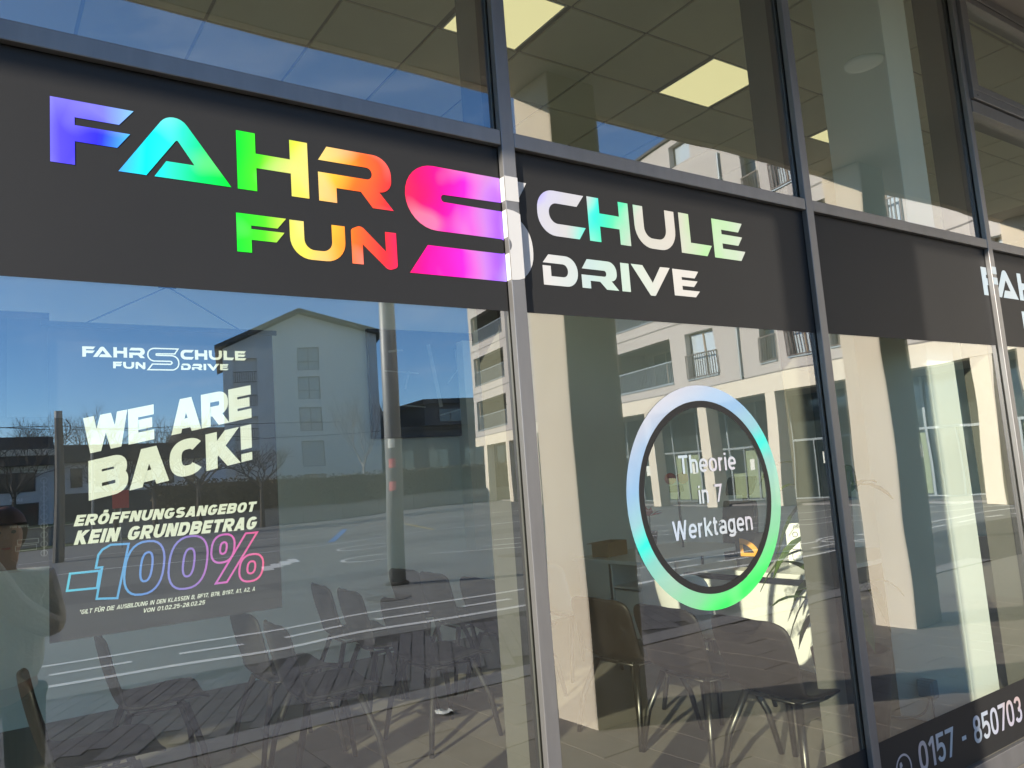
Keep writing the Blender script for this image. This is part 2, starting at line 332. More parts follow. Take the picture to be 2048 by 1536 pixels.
def glyph(ch, t, w):
    """Skeleton strokes of one heavy grotesque letter, cap height 1, returned with its width."""
    a = t/2; X = .76
    def B(x0, x1, y0, y1):
        r = (y1-y0)/2; rx = min(r*1.0, (x1-x0)*.75)
        return [(x0, y1)]+sell(x1-rx, (y0+y1)/2, rx, r, 90, -90, 14)+[(x0, y0)]
    cx = w/2; rx = w/2-a; ry = .5-a
    if ch == ' ': return w*.55, []
    if ch == 'W':
        W2 = w*1.42; q = t*.52
        return W2, [([(q, 1), (W2*.27, 0)], 0), ([(W2*.27+.001, 0), (W2/2, 1)], 0), ([(W2/2+.001, 1), (W2*.73, 0)], 0), ([(W2*.73+.001, 0), (W2-q, 1)], 0)]
    if ch == 'E': return w*.86, [([(w*.86, 1-a), (a, 1-a), (a, a), (w*.86, a)], 0), ([(a, .5), (w*.80, .5)], 0)]
    if ch == 'F': return w*.82, [([(w*.82, 1-a), (a, 1-a), (a, 0)], 0), ([(a, .48), (w*.76, .48)], 0)]
    if ch == 'L': return w*.8, [([(a, 1), (a, a), (w*.8, a)], 0)]
    if ch == 'A': return w*1.06, [([(t*.52, 0), (w*.53-t*.1, 1)], 0), ([(w*1.06-t*.52, 0), (w*.53+t*.1, 1)], 0), ([(w*.25, .26), (w*.81, .26)], 0)]
    if ch == 'R': return w, [([(a, 0), (a, 1)], 0), (B(a, w-a, .44, 1-a), 0), ([(w*.48, .44), (w-a*1.05, 0)], 0)]
    if ch == 'B': return w, [([(a, 0), (a, 1)], 0), (B(a, w-a*1.15, .5+a*.1, 1-a), 0), (B(a, w-a, a, .5+a*.1), 0)]
    if ch == 'D': return w, [([(a, a), (a, 1-a)]+sell(w-a-min(rx, .45), .5, min(rx, .45), ry, 90, -90, 18)+[(a, a)], 1)]
    if ch == 'P': return w, [([(a, 0), (a, 1)], 0), (B(a, w-a, .42, 1-a), 0)]
    if ch == 'C': return w, [(sell(cx, .5, rx, ry, 42, 318, 30), 0)]
    if ch == 'G': return w, [(sell(cx, .5, rx, ry, 42, 340, 30)+[(w-a, .46), (cx, .46)], 0)]
    if ch == 'O': return w*1.02, [(sell(cx, .5, rx, ry), 1)]
    if ch == '0': return w*.92, [(sell(cx*.92, .5, rx*.9, ry), 1)]
    if ch == 'Ö': return w*1.02, [(sell(cx, .5, rx, ry), 1), ([(cx-.16, 1.16), (cx-.16+t*.85, 1.16)], 0), ([(cx+.16-t*.85, 1.16), (cx+.16, 1.16)], 0)]
    if ch in 'UÜ':
        s = [([(a, 1)]+sell(cx, .5, rx, ry, 180, 360, 18)+[(w-a, 1)], 0)]
        if ch == 'Ü': s += [([(cx-.2, 1.16), (cx-.05, 1.16)], 0), ([(cx+.05, 1.16), (cx+.2, 1.16)], 0)]
        return w, s
    if ch == 'N': return w, [([(a, 0), (a, 1)], 0), ([(w-a, 0), (w-a, 1)], 0), ([(a*1.3, 1), (w-a*1.3, 0)], 0)]
    if ch == 'K': return w, [([(a, 0), (a, 1)], 0), ([(a, .36), (w-a*1.3, 1)], 0), ([(w*.42, .52), (w-a*1.1, 0)], 0)]
    if ch == 'T': return w*.9, [([(0, 1-a), (w*.9, 1-a)], 0), ([(w*.45, 0), (w*.45, 1-a)], 0)]
    if ch == 'I': return t*1.0, [([(a, 0), (a, 1)], 0)]
    if ch == 'V': return w, [([(t*.52, 1), (cx-t*.1, 0)], 0), ([(w-t*.52, 1), (cx+t*.1, 0)], 0)]
    if ch == 'S': 
        q = (.5-a)/2; return w*.96, [(sell(cx, .5+q, rx*.95, q, 30, 270, 16, 2.2)+sell(cx, .5-q, rx*.95, q, 90, -150, 16, 2.2)[1:], 0)]
    if ch == '!': return t*1.15, [([(a*1.1, 1), (a*1.1, .34)], 0), ([(a*1.1, 0), (a*1.1, .22)], 0)]
    if ch == '.': return t, [([(a, 0), (a, t)], 0)]
    if ch == ',': return t, [([(a, t*.9), (a*.7, -t*.7)], 0)]
    if ch == '-': return w*.6, [([(w*.06, .42), (w*.54, .42)], 0)]
    if ch == '*': return w*.5, [([(w*.05, .85), (w*.45, .85)], 0), ([(w*.25, .66), (w*.25, 1.03)], 0)]
    if ch == '1': return w*.66, [([(w*.48, 0), (w*.48, 1)], 0), ([(w*.06, .74), (w*.46, 1-a*.6)], 0)]
    if ch == '2': return w*.9, [(sell(cx*.9, 1-.29, rx*.86, .29-a, 170, -20, 14, 2.1)+[(a*1.1, a), (w*.88, a)], 0)]
    if ch == '3':
        q = (.5-a)/2; return w*.9, [(sell(cx*.85, .5+q, rx*.85, q, 160, -90, 14, 2.2), 0), (sell(cx*.85, .5-q, rx*.9, q, 90, -160, 14, 2.2), 0)]
    if ch == '5': return w*.9, [([(w*.84, 1-a), (a*1.4, 1-a), (a*1.2, .52)]+sell(cx*.9, .33, rx*.88, .33-a, 115, -155, 16, 2.2), 0)]
    if ch == '7': return w*.86, [([(0, 1-a), (w*.8, 1-a), (w*.3, 0)], 0)]
    if ch == '8':
        q = (.5-a)/2; return w*.92, [(sell(cx*.92, .5+q+.01, rx*.78, q-.01, 0, 360, 24, 2.2), 1), (sell(cx*.92, .5-q, rx*.9, q, 0, 360, 24, 2.2), 1)]
    if ch == '9': return w*.9, [(sell(cx*.9, .67, rx*.88, .33-a, 0, 360, 24, 2.2), 1), ([(w*.9-a, .66)]+sell(cx*.9, .3, rx*.86, .3-a, 0, -150, 12, 2.2), 0)]
    xr = w*.42-a; xc = w*.42; yr = X/2-a; yc = X/2
    if ch == 'o': return w*.84, [(sell(xc, yc, xr, yr), 1)]
    if ch == 'e': return w*.82, [([(a, yc-.01), (w*.84-a*.9, yc-.01)], 0), (sell(xc, yc, xr, yr, -6, 312, 30), 0)]
    if ch == 'h': return w*.80, [([(a, 0), (a, 1)], 0), (sell(xc*.95, X-.3, xr*.93, .3-a, 180, 0, 14)+[(w*.8-a, 0)], 0)]
    if ch == 'n': return w*.80, [([(a, 0), (a, X)], 0), (sell(xc*.95, X-.3, xr*.93, .3-a, 180, 0, 14)+[(w*.8-a, 0)], 0)]
    if ch == 'l': return t*1.05, [([(a, 0), (a, 1)], 0)]
    if ch == 'm': return w*1.2, [([(a, 0), (a, X)], 0), (sell(w*.35, X-.28, w*.35-a, .28-a, 180, 0, 10)+[(w*.7-a, 0)], 0), (sell(w*.85, X-.28, w*.35-a, .28-a, 180, 0, 10)+[(w*1.2-a, 0)], 0)]
    if ch == 'w': return w*1.2, [([(a, X), (w*.32, a*.5), (w*.6, X), (w*.88, a*.5), (w*1.2-a, X)], 0)]
    if ch == 'r': return w*.5, [([(a, 0), (a, X)], 0), (sell(w*.5, X-.32, w*.5-a, .32-a, 180, 95, 8), 0)]
    if ch == 'i': return t*1.05, [([(a, 0), (a, X)], 0), ([(a, .87), (a, 1)], 0)]
    if ch == 'k': return w*.78, [([(a, 0), (a, 1)], 0), ([(a, .30), (w*.72, X)], 0), ([(w*.32, .42), (w*.78-a*.6, 0)], 0)]
    if ch == 't': return w*.46, [([(w*.18, .95), (w*.18, a*2.4)]+sell(w*.18+.14, .13, .14, .13-a*.9, 180, 280, 8), 0), ([(0, X-a), (w*.44, X-a)], 0)]
    if ch == 'a': return w*.80, [([(a*1.4, X*.78)]+sell(xc*.95, X-.22, xr*.9, .22-a, 165, 0, 14)+[(w*.8-a, 0)], 0), (sell(xc*.92, .225, xr*.9, .225-a, 0, 360, 22), 1)]
    if ch == 'g': return w*.82, [(sell(xc*.96, yc, xr*.95, yr), 1), ([(w*.81-a, X), (w*.81-a, .02)]+sell(xc*.96, .02, w*.81-a-xc*.96, .24-a, 0, -155, 12), 0)]
    return w*.5, []
def text_mesh(name, text, h, y, fn, t=.24, w=.72, track=.08, width=None, fit=None):
    """Lettering made of strokes; fn maps (u, v) in metres along / up the line to (x, z). fit stretches the line to that length."""
    items = []; u = 0
    for ch in text:
        adv, st = glyph(ch, t, w); items.append((u, st)); u += adv+track
    total = (u-track)*h; sx = (fit/total if fit else 1)
    vs = []; fs = []; k = 0
    for u0, st in items:
        for pts, cl in st:
            L, R, c = stroke(pts, t, bool(cl)); n = len(L); base = len(vs); yy = y-.00012*(k % 5); k += 1
            for q in range(n):
                for p in (L[q], R[q]):
                    x, z = fn((u0+p.x)*h*sx, p.y*h); vs.append((x, yy, z))
            for q in range(n if c else n-1):
                i0, i1 = base+2*q, base+2*((q+1) % n); fs.append((i0, i0+1, i1+1, i1))
    me = bpy.data.meshes.new(name); me.from_pydata(vs, [], fs); me.update()
    bm = bmesh.new(); bm.from_mesh(me)
    for f in bm.faces:
        f.normal_update()
        if f.normal.y > 0: f.normal_flip()
    bm.to_mesh(me); bm.free(); return me
def outline_mesh(name, loops, t, y):
    vs = []; fs = []
    for k, pts in enumerate(loops):
        L, R, c = stroke(pts, t, True, False); n = len(L); base = len(vs)
        for q in range(n):
            for p in (L[q], R[q]): vs.append((p.x, y-.0001*(k % 6), p.y))
        for q in range(n):
            i0, i1 = base+2*q, base+2*((q+1) % n); fs.append((i0, i0+1, i1+1, i1))
    me = bpy.data.meshes.new(name); me.from_pydata(vs, [], fs); me.update(); return me

LOGO = {   # letterforms in millimetres along the facade / above 1.6 m
 'F': [(164,991),(348,991),(314,948),(216,948),(216,928),(339,928),(309,887),(216,887),(216,827),(164,827)],
 'A': [(311,827),(442.5,1023,39),(585,827),(394,827),(423,872),(492,872),(450,935,4),(375,827)],
 'H': [(602,991),(653,991),(653,933),(749,933),(749,991),(801,991),(801,826),(750,826),(750,892),(654,892),(654,826),(602,826)],
 'R': [(859,991),(1061,991,57),(1061,877,48),(1019,877),(1064,825),(996,825),(960,870),(884,870),(884,825),(830,825),(830,911),(998,911,18),(998,948,18),(832,947)],
 'S': [(1571,991),(1106,991,103),(1106,781,104),(1472,781,25),(1472,731,25),(1174,731),(1107,638),(1578,638,108),(1578,875,112),(1232,878,12),(1232,902,12),(1519,907)],
 'C': [(1821,982),(1609,982,75),(1609,818,75),(1788,818),(1820,863),(1659,863,36),(1659,937,36),(1786,937)],
 'H2': [(1836,984),(1891,984),(1891,927),(1986,927),(1986,984),(2035,984),(2035,820),(1983,820),(1983,878),(1889,878),(1889,819),(1836,819)],
 'U': [(2061,984),(2110,984),(2110,862,42),(2226,862,42),(2226,984),(2277,984),(2277,822,84),(2062,822,84)],
 'L': [(2303,986),(2360,986),(2360,869),(2481,869),(2449,823),(2303,823)],
 'E': [(2494,986),(2682,986),(2653,945),(2548,945),(2548,926),(2675,926),(2646,887),(2548,887),(2548,865),(2686,865),(2655,823),(2494,823)],
 'f': [(595,758),(731,758),(706,727),(634,727),(634,717),(725,717),(702,687),(634,687),(634,651),(595,651)],
 'u': [(740,757),(781,757),(781,676,30),(863,676,30),(863,757),(903,757),(903,648,60),(740,648,60)],
 'n': [(922,649),(957,649),(957,710),(1037,638,20),(1067,649,12),(1067,756),(1031,756),(1031,695),(953,767,20),(922,752,12)],
 'd': [(1641,749),(1766,749,52),(1766,641,52),(1613,641),(1613,709),(1648,709),(1648,673),(1722,673,22),(1722,719,22),(1615,719)],
 'r': [(1812,749),(1949,749,38),(1949,677,34),(1921,677),(1954,644),(1896,644),(1866,671),(1822,671),(1822,643),(1782,643),(1782,691),(1898,691,10),(1898,713,10),(1786,713)],
 'i': [(1970,751),(2012,751),(2012,644),(1970,644)],
 'v': [(2023,752),(2082,752),(2128,688),(2174,753),(2226,754),(2137,638,10),(2112,638,10)],
 'e': [(2239,753),(2384,753),(2360,724),(2287,724),(2287,713),(2375,713),(2352,689),(2287,689),(2287,673),(2383,673),(2357,648),(2240,648)],
}
def logo_poly(k, dx=0.): return [(p[0]/1000+dx, p[1]/1000+1.6) for p in fillet(LOGO[k])]

# ------------------------------------------------------------------ the ground
box('ground', 'ground', None, -400, 400, -420, 300, -1, -.06)['kind'] = 'structure'
road = box('road', 'asphalt', None, -60, 80, -43, -6.2, -.3, -.035); road['kind'] = 'structure'
pv = box('pavement', 'slab_joint', None, -14, 26, -3.46, .1, -.3, -.012); pv['kind'] = 'structure'
SW, SL, GAP = .297, .9, .007
slab_me = MB().box(0, SW-GAP, 0, SL-GAP, 0, .025).mesh('slab')
x = -1.8+.003; i = 0
rows = []
for i in range(36):
    x = -1.773+i*SW
    off = -(i*.37 % 1)*SL*.98
    y = -3.45+off
    while y < 0:
        y0, y1 = max(y, -3.45), min(y+SL, -.03)
        if y1-y0 > .12:
            if abs(y1-y0-SL) < 1e-6: me = slab_me
            else: me = MB().box(0, SW-GAP, 0, y1-y0-GAP, 0, .025).mesh('slab')
            o = mesh_obj('slab', me, 'slab', pv, (x, y0, -.025+random.uniform(-.0015, .0015)))
        y += SL
kb = box('kerb', 'joint', None, -14, 26, -3.80, -3.462, -.3, -.02); kb['kind'] = 'structure'
ks = MB().box(0, .992, 0, .30, 0, .06).mesh('kerb_stone')
for i in range(14):
    mesh_obj('kerb_stone', ks, 'kerb', kb, (-2.3+i, -3.775, -.058+random.uniform(-.002, .002)))
bp_ = box('block_paving', 'joint', None, -14, 26, -6.2, -3.802, -.3, -.0245); bp_['kind'] = 'structure'
# long pavers laid at a slant to the kerb
ang = math.atan2(-.88, .47); ux, uy = math.cos(ang), math.sin(ang); px_, py_ = -uy, ux
PV = []
for i in range(-45, 70):
    bx = 2.4+i*.128/abs(px_); t = -.3-random.random()*.6
    while t < 2.85:
        ln = random.choice((.2, .3, .3, .45, .6)); t0, t1 = max(t, 0.02), min(t+ln, 2.72); h = .0605
        c = Vector((bx, -3.80, 0)); gp = .003 if random.random() < .65 else .008
        pts = [c+Vector((ux, uy, 0))*tt+Vector((px_, py_, 0))*sd_ for tt, sd_ in ((t0, -h), (t1-.004, -h), (t1-.004, h-gp+.004), (t0, h-gp+.004))] if t1-t0 > .06 else []
        if pts and all(-6.19 < p.y < -3.81 for p in pts) and -2.5 < pts[0].x < 9: PV.append(((pts[0]-Vector((2.4, -3.8, 0))).length, pts))
        t += ln
PV.sort(key=lambda q: q[0]); rest = MB()
for k, (d_, pts) in enumerate(PV):
    z = -.02+random.uniform(-.0008, .0008); mb = MB() if k < 300 else rest
    mb.add([(p.x, p.y, zz) for zz in (z-.02, z) for p in pts], [(3, 2, 1, 0), (4, 5, 6, 7), (0, 1, 5, 4), (1, 2, 6, 5), (2, 3, 7, 6), (3, 0, 4, 7)])
    if k < 300: mb.build('paver', 'paver', bp_)
if rest.v: tag(rest.build('outer_pavers', 'paver', bp_), kind='stuff')
mk = MB()
def strip(mb, p, q, wd, z=-.030):
    p, q = Vector(p), Vector(q); d = (q-p).normalized(); nn = Vector((-d.y, d.x))*wd/2
    mb.quad((*(p+nn), z), (*(p-nn), z), (*(q-nn), z), (*(q+nn), z))
def U_(x): return 2.09-(10.18-.041*x)
def L_(x): return 2.09-(8.97-.052*x)
strip(mk, (-6, U_(-6)), (22, U_(22)), .11); strip(mk, (-6, L_(-6)), (22, L_(22)), .13)
for i in range(24):
    xa = .72+(i-6)*1.18; ya = (U_(xa)*.5+L_(xa)*.5)-.02; yb = U_(xa+.7)*.5+L_(xa+.7)*.5-.02
    strip(mk, (xa, ya), (xa+.72, yb), .11)
strip(mk, (9, -14.6), (24, -6.5), .12); strip(mk, (10.5, -14.9), (25, -8.2), .12); strip(mk, (11.5, -16.2), (26, -11), .12)
strip(mk, (-6, -22.5), (24, -21.5), .15); strip(mk, (-6, -30), (26, -28.5), .12)
def ring_mark(cx, cy, r, wd=.12, n=26):
    for k in range(n):
        a, b = 2*PI*k/n, 2*PI*(k+1)/n
        mk.quad((cx+r*math.cos(a), cy+r*math.sin(a), -.030), (cx+(r-wd)*math.cos(a), cy+(r-wd)*math.sin(a), -.030), (cx+(r-wd)*math.cos(b), cy+(r-wd)*math.sin(b), -.030), (cx+r*math.cos(b), cy+r*math.sin(b), -.030))
ring_mark(7.9, -15.5, .75, .1); ring_mark(9.3, -19, .85, .1); ring_mark(14.2, -7.1, .75, .1)
for k in range(4): strip(mk, (5.6+.33*k, -16.0-.4*k), (5.9+.33*k, -17.2-.4*k), .22)
mkk = mk.build('road_marking', 'paint', None); mkk['kind'] = 'structure'
mk = MB(); strip(mk, (16.7, -33), (13.2, -22), .1, -.029); mk.build('yellow_road_marking', 'paint_y', None)['kind'] = 'structure'
mk = MB(); strip(mk, (9.8, -23), (13.2, -30), .25, -.028); mk.build('blue_road_marking', 'paint_b', None)['kind'] = 'structure'
mk = MB(); rw_ = random.Random(9)
for (x0, y0, x1, y1) in ((4.5, -13.2, 8.2, -11.9), (9.5, -19.5, 17, -17.8), (1.2, -17, 3.4, -14.2), (12, -12.6, 19, -10.9), (6, -26, 20, -24.5)):
    mk.quad((x0, y0, -.0335), (x1, y0+.2, -.0335), (x1, y1+.2, -.0335), (x0, y1, -.0335))
mk.build('asphalt_patch', 'patch', None)['kind'] = 'structure'
mk = MB()
for k in range(9):
    p = Vector((rw_.uniform(0, 14), rw_.uniform(-20, -11))); a = rw_.uniform(-.5, .5)
    for q in range(7):
        a += rw_.uniform(-.5, .5); n_ = p+Vector((math.cos(a), math.sin(a)))*rw_.uniform(.3, .7); strip(mk, p, n_, .02, -.032); p = n_
mk.build('tar_joint', 'joint', None)['kind'] = 'structure'
for (x, y) in ((5.2, -8.9), (9.6, -12.2)):
    mh = MB().lathe([(.33, -.035), (.33, -.026), (.30, -.026), (.29, -.030), (.02, -.030)], n=28).build('manhole_cover', 'mast', None, False, (x, y, 0)); tag(mh, 'round iron manhole cover in the asphalt '+('near the street mast' if x < 6 else 'beyond the street mast'), 'manhole cover', 'manhole covers in the plaza')
lw = box('lawn', 'grass', None, -30, 60, -66, -43.4, -.05, .78); lw['kind'] = 'structure'
lw2 = box('verge', 'grass', None, -30, 7, -43.2, -40, -.3, -.01); lw2['kind'] = 'structure'

# ------------------------------------------------------------------ our building: arcade, soffit, room shell
shop = empty('shop_building', (0, 0, 0), 0, 'building with a concrete arcade and a glazed grey metal shop front', 'building')
box('soffit', 'soffit', shop, -16, 34, -2.30, .02, 4.36, 4.6)
box('arcade_beam', 'concrete', shop, -16, 34, -2.38, -2.302, 4.355, 5.2)
box('upper_wall', 'render', shop, -16, 34, -2.36, 7, 5.21, 14)
col_me = MB().box(0, .45, -2.36, -1.95, -.02, 4.36).mesh('arcade_column')
for i in (-4, -3, -1, 0, 1, 2, 3, 4, 5):
    o = mesh_obj('arcade_column', col_me, 'concrete', shop, (3.27+3.745*i, 0, 0)); bevel(o, .012)
box('end_wall', 'white_wall', shop, -15.9, -15.7, .22, 6.5, 0, 4.9)
room_floor = box('room_floor', 'floor', None, -15.6, 20, .0, 4.56, -.2, .15); room_floor['kind'] = 'structure'
bw = box('back_wall', 'grey_wall', None, -15.6, 20, 4.56, 4.8, .15, 4.9); bw['kind'] = 'structure'
rw = box('side_wall', 'white_wall', None, 13.2, 13.4, .22, 4.56, .15, 4.9); rw['kind'] = 'structure'
# suspended ceiling
ce = box('ceiling', 'grid', None, -15.6, 20, .03, 4.56, 4.612, 4.8); ce['kind'] = 'structure'
TX, TY = .6667, .6
LIGHTS = [2.6, 4.6, 6.6, .6]
tile_me = MB().box(.012, TX-.012, .012, TY-.012, 0, .012).mesh('ceiling_tile')
for i in range(-2, 18):
    for j in range(8):
        x0 = -.667+i*TX+.6*0; y0 = .97-.6*2+j*TY
        x0 = 2.567+(i-5)*TX
        if y0+TY > 4.55: continue
        y0c = max(y0, .03)
        isl = any(abs(x0+.033-lx) < .05 for lx in LIGHTS) and abs(y0-1.57) < .05
        if isl: continue
        if y0c == y0: mesh_obj('ceiling_tile', tile_me, 'tile', ce, (x0, y0, 4.60))
        else: MB().box(x0+.012, x0+TX-.012, y0c+.005, y0+TY-.012, 4.60, 4.612).build('ceiling_tile', 'tile', ce)
for x0 in (-13, -1.5+2.567-1.5-6*TX):
    pass
lg = None
side = {2.6: 'square ceiling light seen behind the first mullion, cut by it', 4.6: 'square ceiling light seen whole above the SCHULE lettering', 6.6: 'square ceiling light peeping out behind the second mullion', .6: 'square ceiling light over the rows of chairs at the left', 8.6: 'square ceiling light farthest to the right'}
for lx in LIGHTS:
    if lg is None:
        lg = empty('ceiling_light', (lx, 1.57, 4.6))
        fr = MB(); fr.box(0, .6, 0, .012, 0, .011); fr.box(0, .6, .588, .6, 0, .011); fr.box(0, .012, .012, .588, 0, .011); fr.box(.588, .6, .012, .588, 0, .011)
        fr.build('frame', 'white', lg); MB().box(.012, .588, .012, .588, .003, .011).build('diffuser', 'panel_light', lg)
        o = lg
    else: o = copy_tree(lg); o.location = (lx, 1.57, 4.6)
    if lx > 6: o.scale = (.7, 1, 1)
    tag(o, side[lx], 'ceiling light', 'square ceiling lights')
dl = empty('downlight', (5.28, -.82, 4.36), 0, 'round recessed downlight in the arcade soffit above the glass front', 'downlight')
MB().lathe([(.078, -.012), (.125, -.012), (.128, 0), (.06, 0)], n=28).build('ring', 'print_white', dl, True)
MB().lathe([(.074, -.011), (.05, -.002), (.05, -.001)], n=20).build('lamp', 'black', dl, True)

# white partition pillar against the glass, and its socket
pil = empty('white_pillar', (4.24, .11, .15), 0, 'white plastered pillar standing right behind the glass beside the third mullion', 'pillar')
bevel(MB().box(0, .28, 0, .41, 0, 4.45).build('shaft', 'white_wall', pil), .006)
sk = empty('wall_socket', (4.24, .33, .33), 0, 'grey double socket box on the side of the white pillar near the floor', 'socket')
bevel(MB().box(-.05, 0, -.045, .045, -.04, .05).build('housing', 'grey_plastic', sk), .006)
bevel(MB().box(-.062, -.051, -.038, .038, -.032, .042).build('flap', 'grey_plastic', sk), .004)
pts = [(-.03, .0, -.04)]
for k in range(1, 13):
    t = k/12; pts.append((-.03-.02*t, .0+.22*t*t, -.04-.135*(1-(1-t)**2)))
MB().tube(pts, .006, 6).build('cable', 'grey_plastic', sk, True)
MB().tube([(-.02, -.012, -.04), (-.012, -.012, -.178)], .005, 6).build('cable', 'grey_plastic', sk, True)

# ------------------------------------------------------------------ the glass front
gf = empty('glass_front', (0, 0, 0), 0, 'grey aluminium glass front with wide panes between tall mullions', 'shop front')
XM = [-18.35, -16.7, -15.05, -13.4, -11.75, -10.1, -8.45, -6.8, -5.14, -3.49, -1.84, -.19, 1.462, 3.110, 4.796, 6.48, 8.13, 9.78, 11.43, 13.1]
XM = [x for x in XM if x > -13.5]
CW = .053
ZT0, ZT1 = 2.698, 2.750
for i, x in enumerate(XM):
    m_ = MB().box(x, x+CW, .014, .20, .02, 4.36).build('mullion', 'fin', gf); bevel(m_, .003)
    c_ = MB().box(x, x+CW, -.030, -.004, .0, 4.36).build('cap', 'alu', m_); bevel(c_, .0025)
    MB().box(x+.006, x+CW-.006, -.004, .014, .0, 4.36).build('gasket', 'gasket', m_)
    MB().box(x-.012, x-.0005, .014, .05, .12, 4.36).build('gasket', 'gasket', m_)
    if i+1 == len(XM): break
    xa, xb = x+CW, XM[i+1]
    t_ = MB().box(xa+.001, xb-.001, -.028, -.004, ZT0, ZT1).build('transom', 'alu', gf); bevel(t_, .0025)
    MB().box(xa+.001, xb-.001, .014, .10, ZT0+.004, ZT1-.004).build('transom_rail', 'fin', t_)
    MB().box(xa+.001, xb-.001, -.004, .014, ZT0+.008, ZT1-.008).build('gasket', 'gasket', t_)
    s_ = MB().box(xa+.001, xb-.001, -.028, -.004, 0, .10).build('sill', 'alu', gf); bevel(s_, .0025)
    MB().box(xa+.001, xb-.001, .014, .12, .02, .17).build('sill_rail', 'fin', s_)
    g_ = MB().box(xa-.006, xb+.006, 0, .012, .085, ZT0+.012).build('glass_pane', 'glass', gf)
    if i == XM.index(4.796):
        # opening vent over the transom
        MB().box(xa-.006, xb+.006, 0, .012, ZT1-.012, 3.55).build('glass_pane', 'glass', gf)
        r_ = MB().box(xa+.001, xb-.001, -.036, .1, 3.525, 3.60).build('vent_rail', 'alu', gf); bevel(r_, .0025)
        v_ = MB(); zf0, zf1 = 3.606, 4.34; f0, f1 = xa+.004, xb-.004
        for a in ((f0, f1, zf0, zf0+.055), (f0, f1, zf1-.055, zf1), (f0, f0+.05, zf0+.055, zf1-.055), (f1-.05, f1, zf0+.055, zf1-.055)): v_.box(a[0], a[1], -.05, .06, a[2], a[3])
        vv = v_.build('vent_window', 'alu', gf); bevel(vv, .0025)
        v2 = MB(); h0, h1 = f0+.056, f1-.056
        for a in ((h0, h1, zf0+.061, zf0+.10), (h0, h1, zf1-.10, zf1-.061), (h0, h0+.034, zf0+.10, zf1-.10), (h1-.034, h1, zf0+.10, zf1-.10)): v2.box(a[0], a[1], -.046, .05, a[2], a[3])
        bevel(v2.build('sash', 'alu', vv), .002)
        MB().box(h0+.03, h1-.03, -.02, -.008, zf0+.095, zf1-.095).build('glass_pane', 'glass', vv)
        MB().box(f0+.04, f0+.055, -.0512, -.05, zf0+.022, zf0+.028).build('drain_hole', 'gasket', vv)
    else:
        MB().box(xa-.006, xb+.006, 0, .012, ZT1-.012, 4.36).build('glass_pane', 'glass', gf)

# ------------------------------------------------------------------ fascia sign: black film on the panes with holographic letters
YF, YL = -.0015, -.003
sign = empty('fascia_sign', (0, 0, 0), 0, 'long black film sign across the panes with rainbow FAHRSCHULE FUN DRIVE lettering', 'sign')
FZ0, FZ1 = 2.140, 2.6975
for i, x in enumerate(XM[:-1]):
    xa, xb = x+CW+.002, XM[i+1]-.002
    if xb < -1: continue
    MB().box(xa, xb, YF, -.0003, FZ0, FZ1).build('film', 'film', sign)
for k in LOGO:
    nm = 'letter'
    if k == 'S':
        for cl, yy in (((0, 1.4605), YL), ((1.5165, 3), YL), ((1.4625, 1.5145), -.0313)):
            mesh_obj(nm, poly_mesh(nm, [logo_poly('S')], yy, cl), 'holo' if cl[0] == 0 else 'holo_silver', sign)
        for za, zb in ((.907, .989), (.783, .876), (.640, .729)):
            MB().quad((1.4612, -.029, 1.6+za), (1.4612, -.004, 1.6+za), (1.4612, -.004, 1.6+zb), (1.4612, -.029, 1.6+zb)).build(nm, 'holo_silver', sign)
    else:
        mesh_obj(nm, poly_mesh(nm, [logo_poly(k)], YL), 'holo_silver' if k in 'drive' else 'holo', sign)
DX = 4.565
sign2 = empty('second_fascia_sign', (DX, 0, 0), 0, 'pale FAHRSCHULE lettering starting at the right edge of the black band', 'sign')
for k in ('F', 'A', 'H', 'R', 'f', 'u', 'n'):
    pl = logo_poly(k)
    if k == 'F':
        for cl, yy in (((0, 4.794-DX), YL), ((4.8515-DX, 1), YL), ((4.7965-DX, 4.8485-DX), -.0313)):
            mesh_obj('letter', poly_mesh('letter', [pl], yy, cl), 'holo_ice', sign2)
    else: mesh_obj('letter', poly_mesh('letter', [pl], YL), 'holo_ice', sign2)

# ring decal
rd = empty('ring_decal', (2.32, 0, 1.6-.12), 0, 'round holographic ring decal reading Theorie in 7 Werktagen on the middle pane', 'window decal')
def annulus(r0, r1, n=96):
    return [[(r0*math.cos(a), r0*math.sin(a)), (r1*math.cos(a), r1*math.sin(a)), (r1*math.cos(b), r1*math.sin(b)), (r0*math.cos(b), r0*math.sin(b))] for a, b in ((2*PI*k/n, 2*PI*(k+1)/n) for k in range(n))]
mesh_obj('ring', poly_mesh('ring', annulus(.361, .42), -.002), 'holo_ring', rd)
mesh_obj('inner_ring', poly_mesh('inner_ring', annulus(.335, .3605), -.002), 'film', rd)
for nm, s, u0, z0, h, fit in (('text_line', 'Theorie', 2.172, 1.569, .068, .315), ('text_line', 'in 7', 2.262, 1.453, .067, .128), ('text_line', 'Werktagen', 2.108, 1.331, .070, .440)):
    mesh_obj(nm, text_mesh(nm, s, h, -.002, lambda u, v: (u0-2.32+u, z0-1.48+v), .150, .70, .10, fit=fit), 'holo_pale', rd)

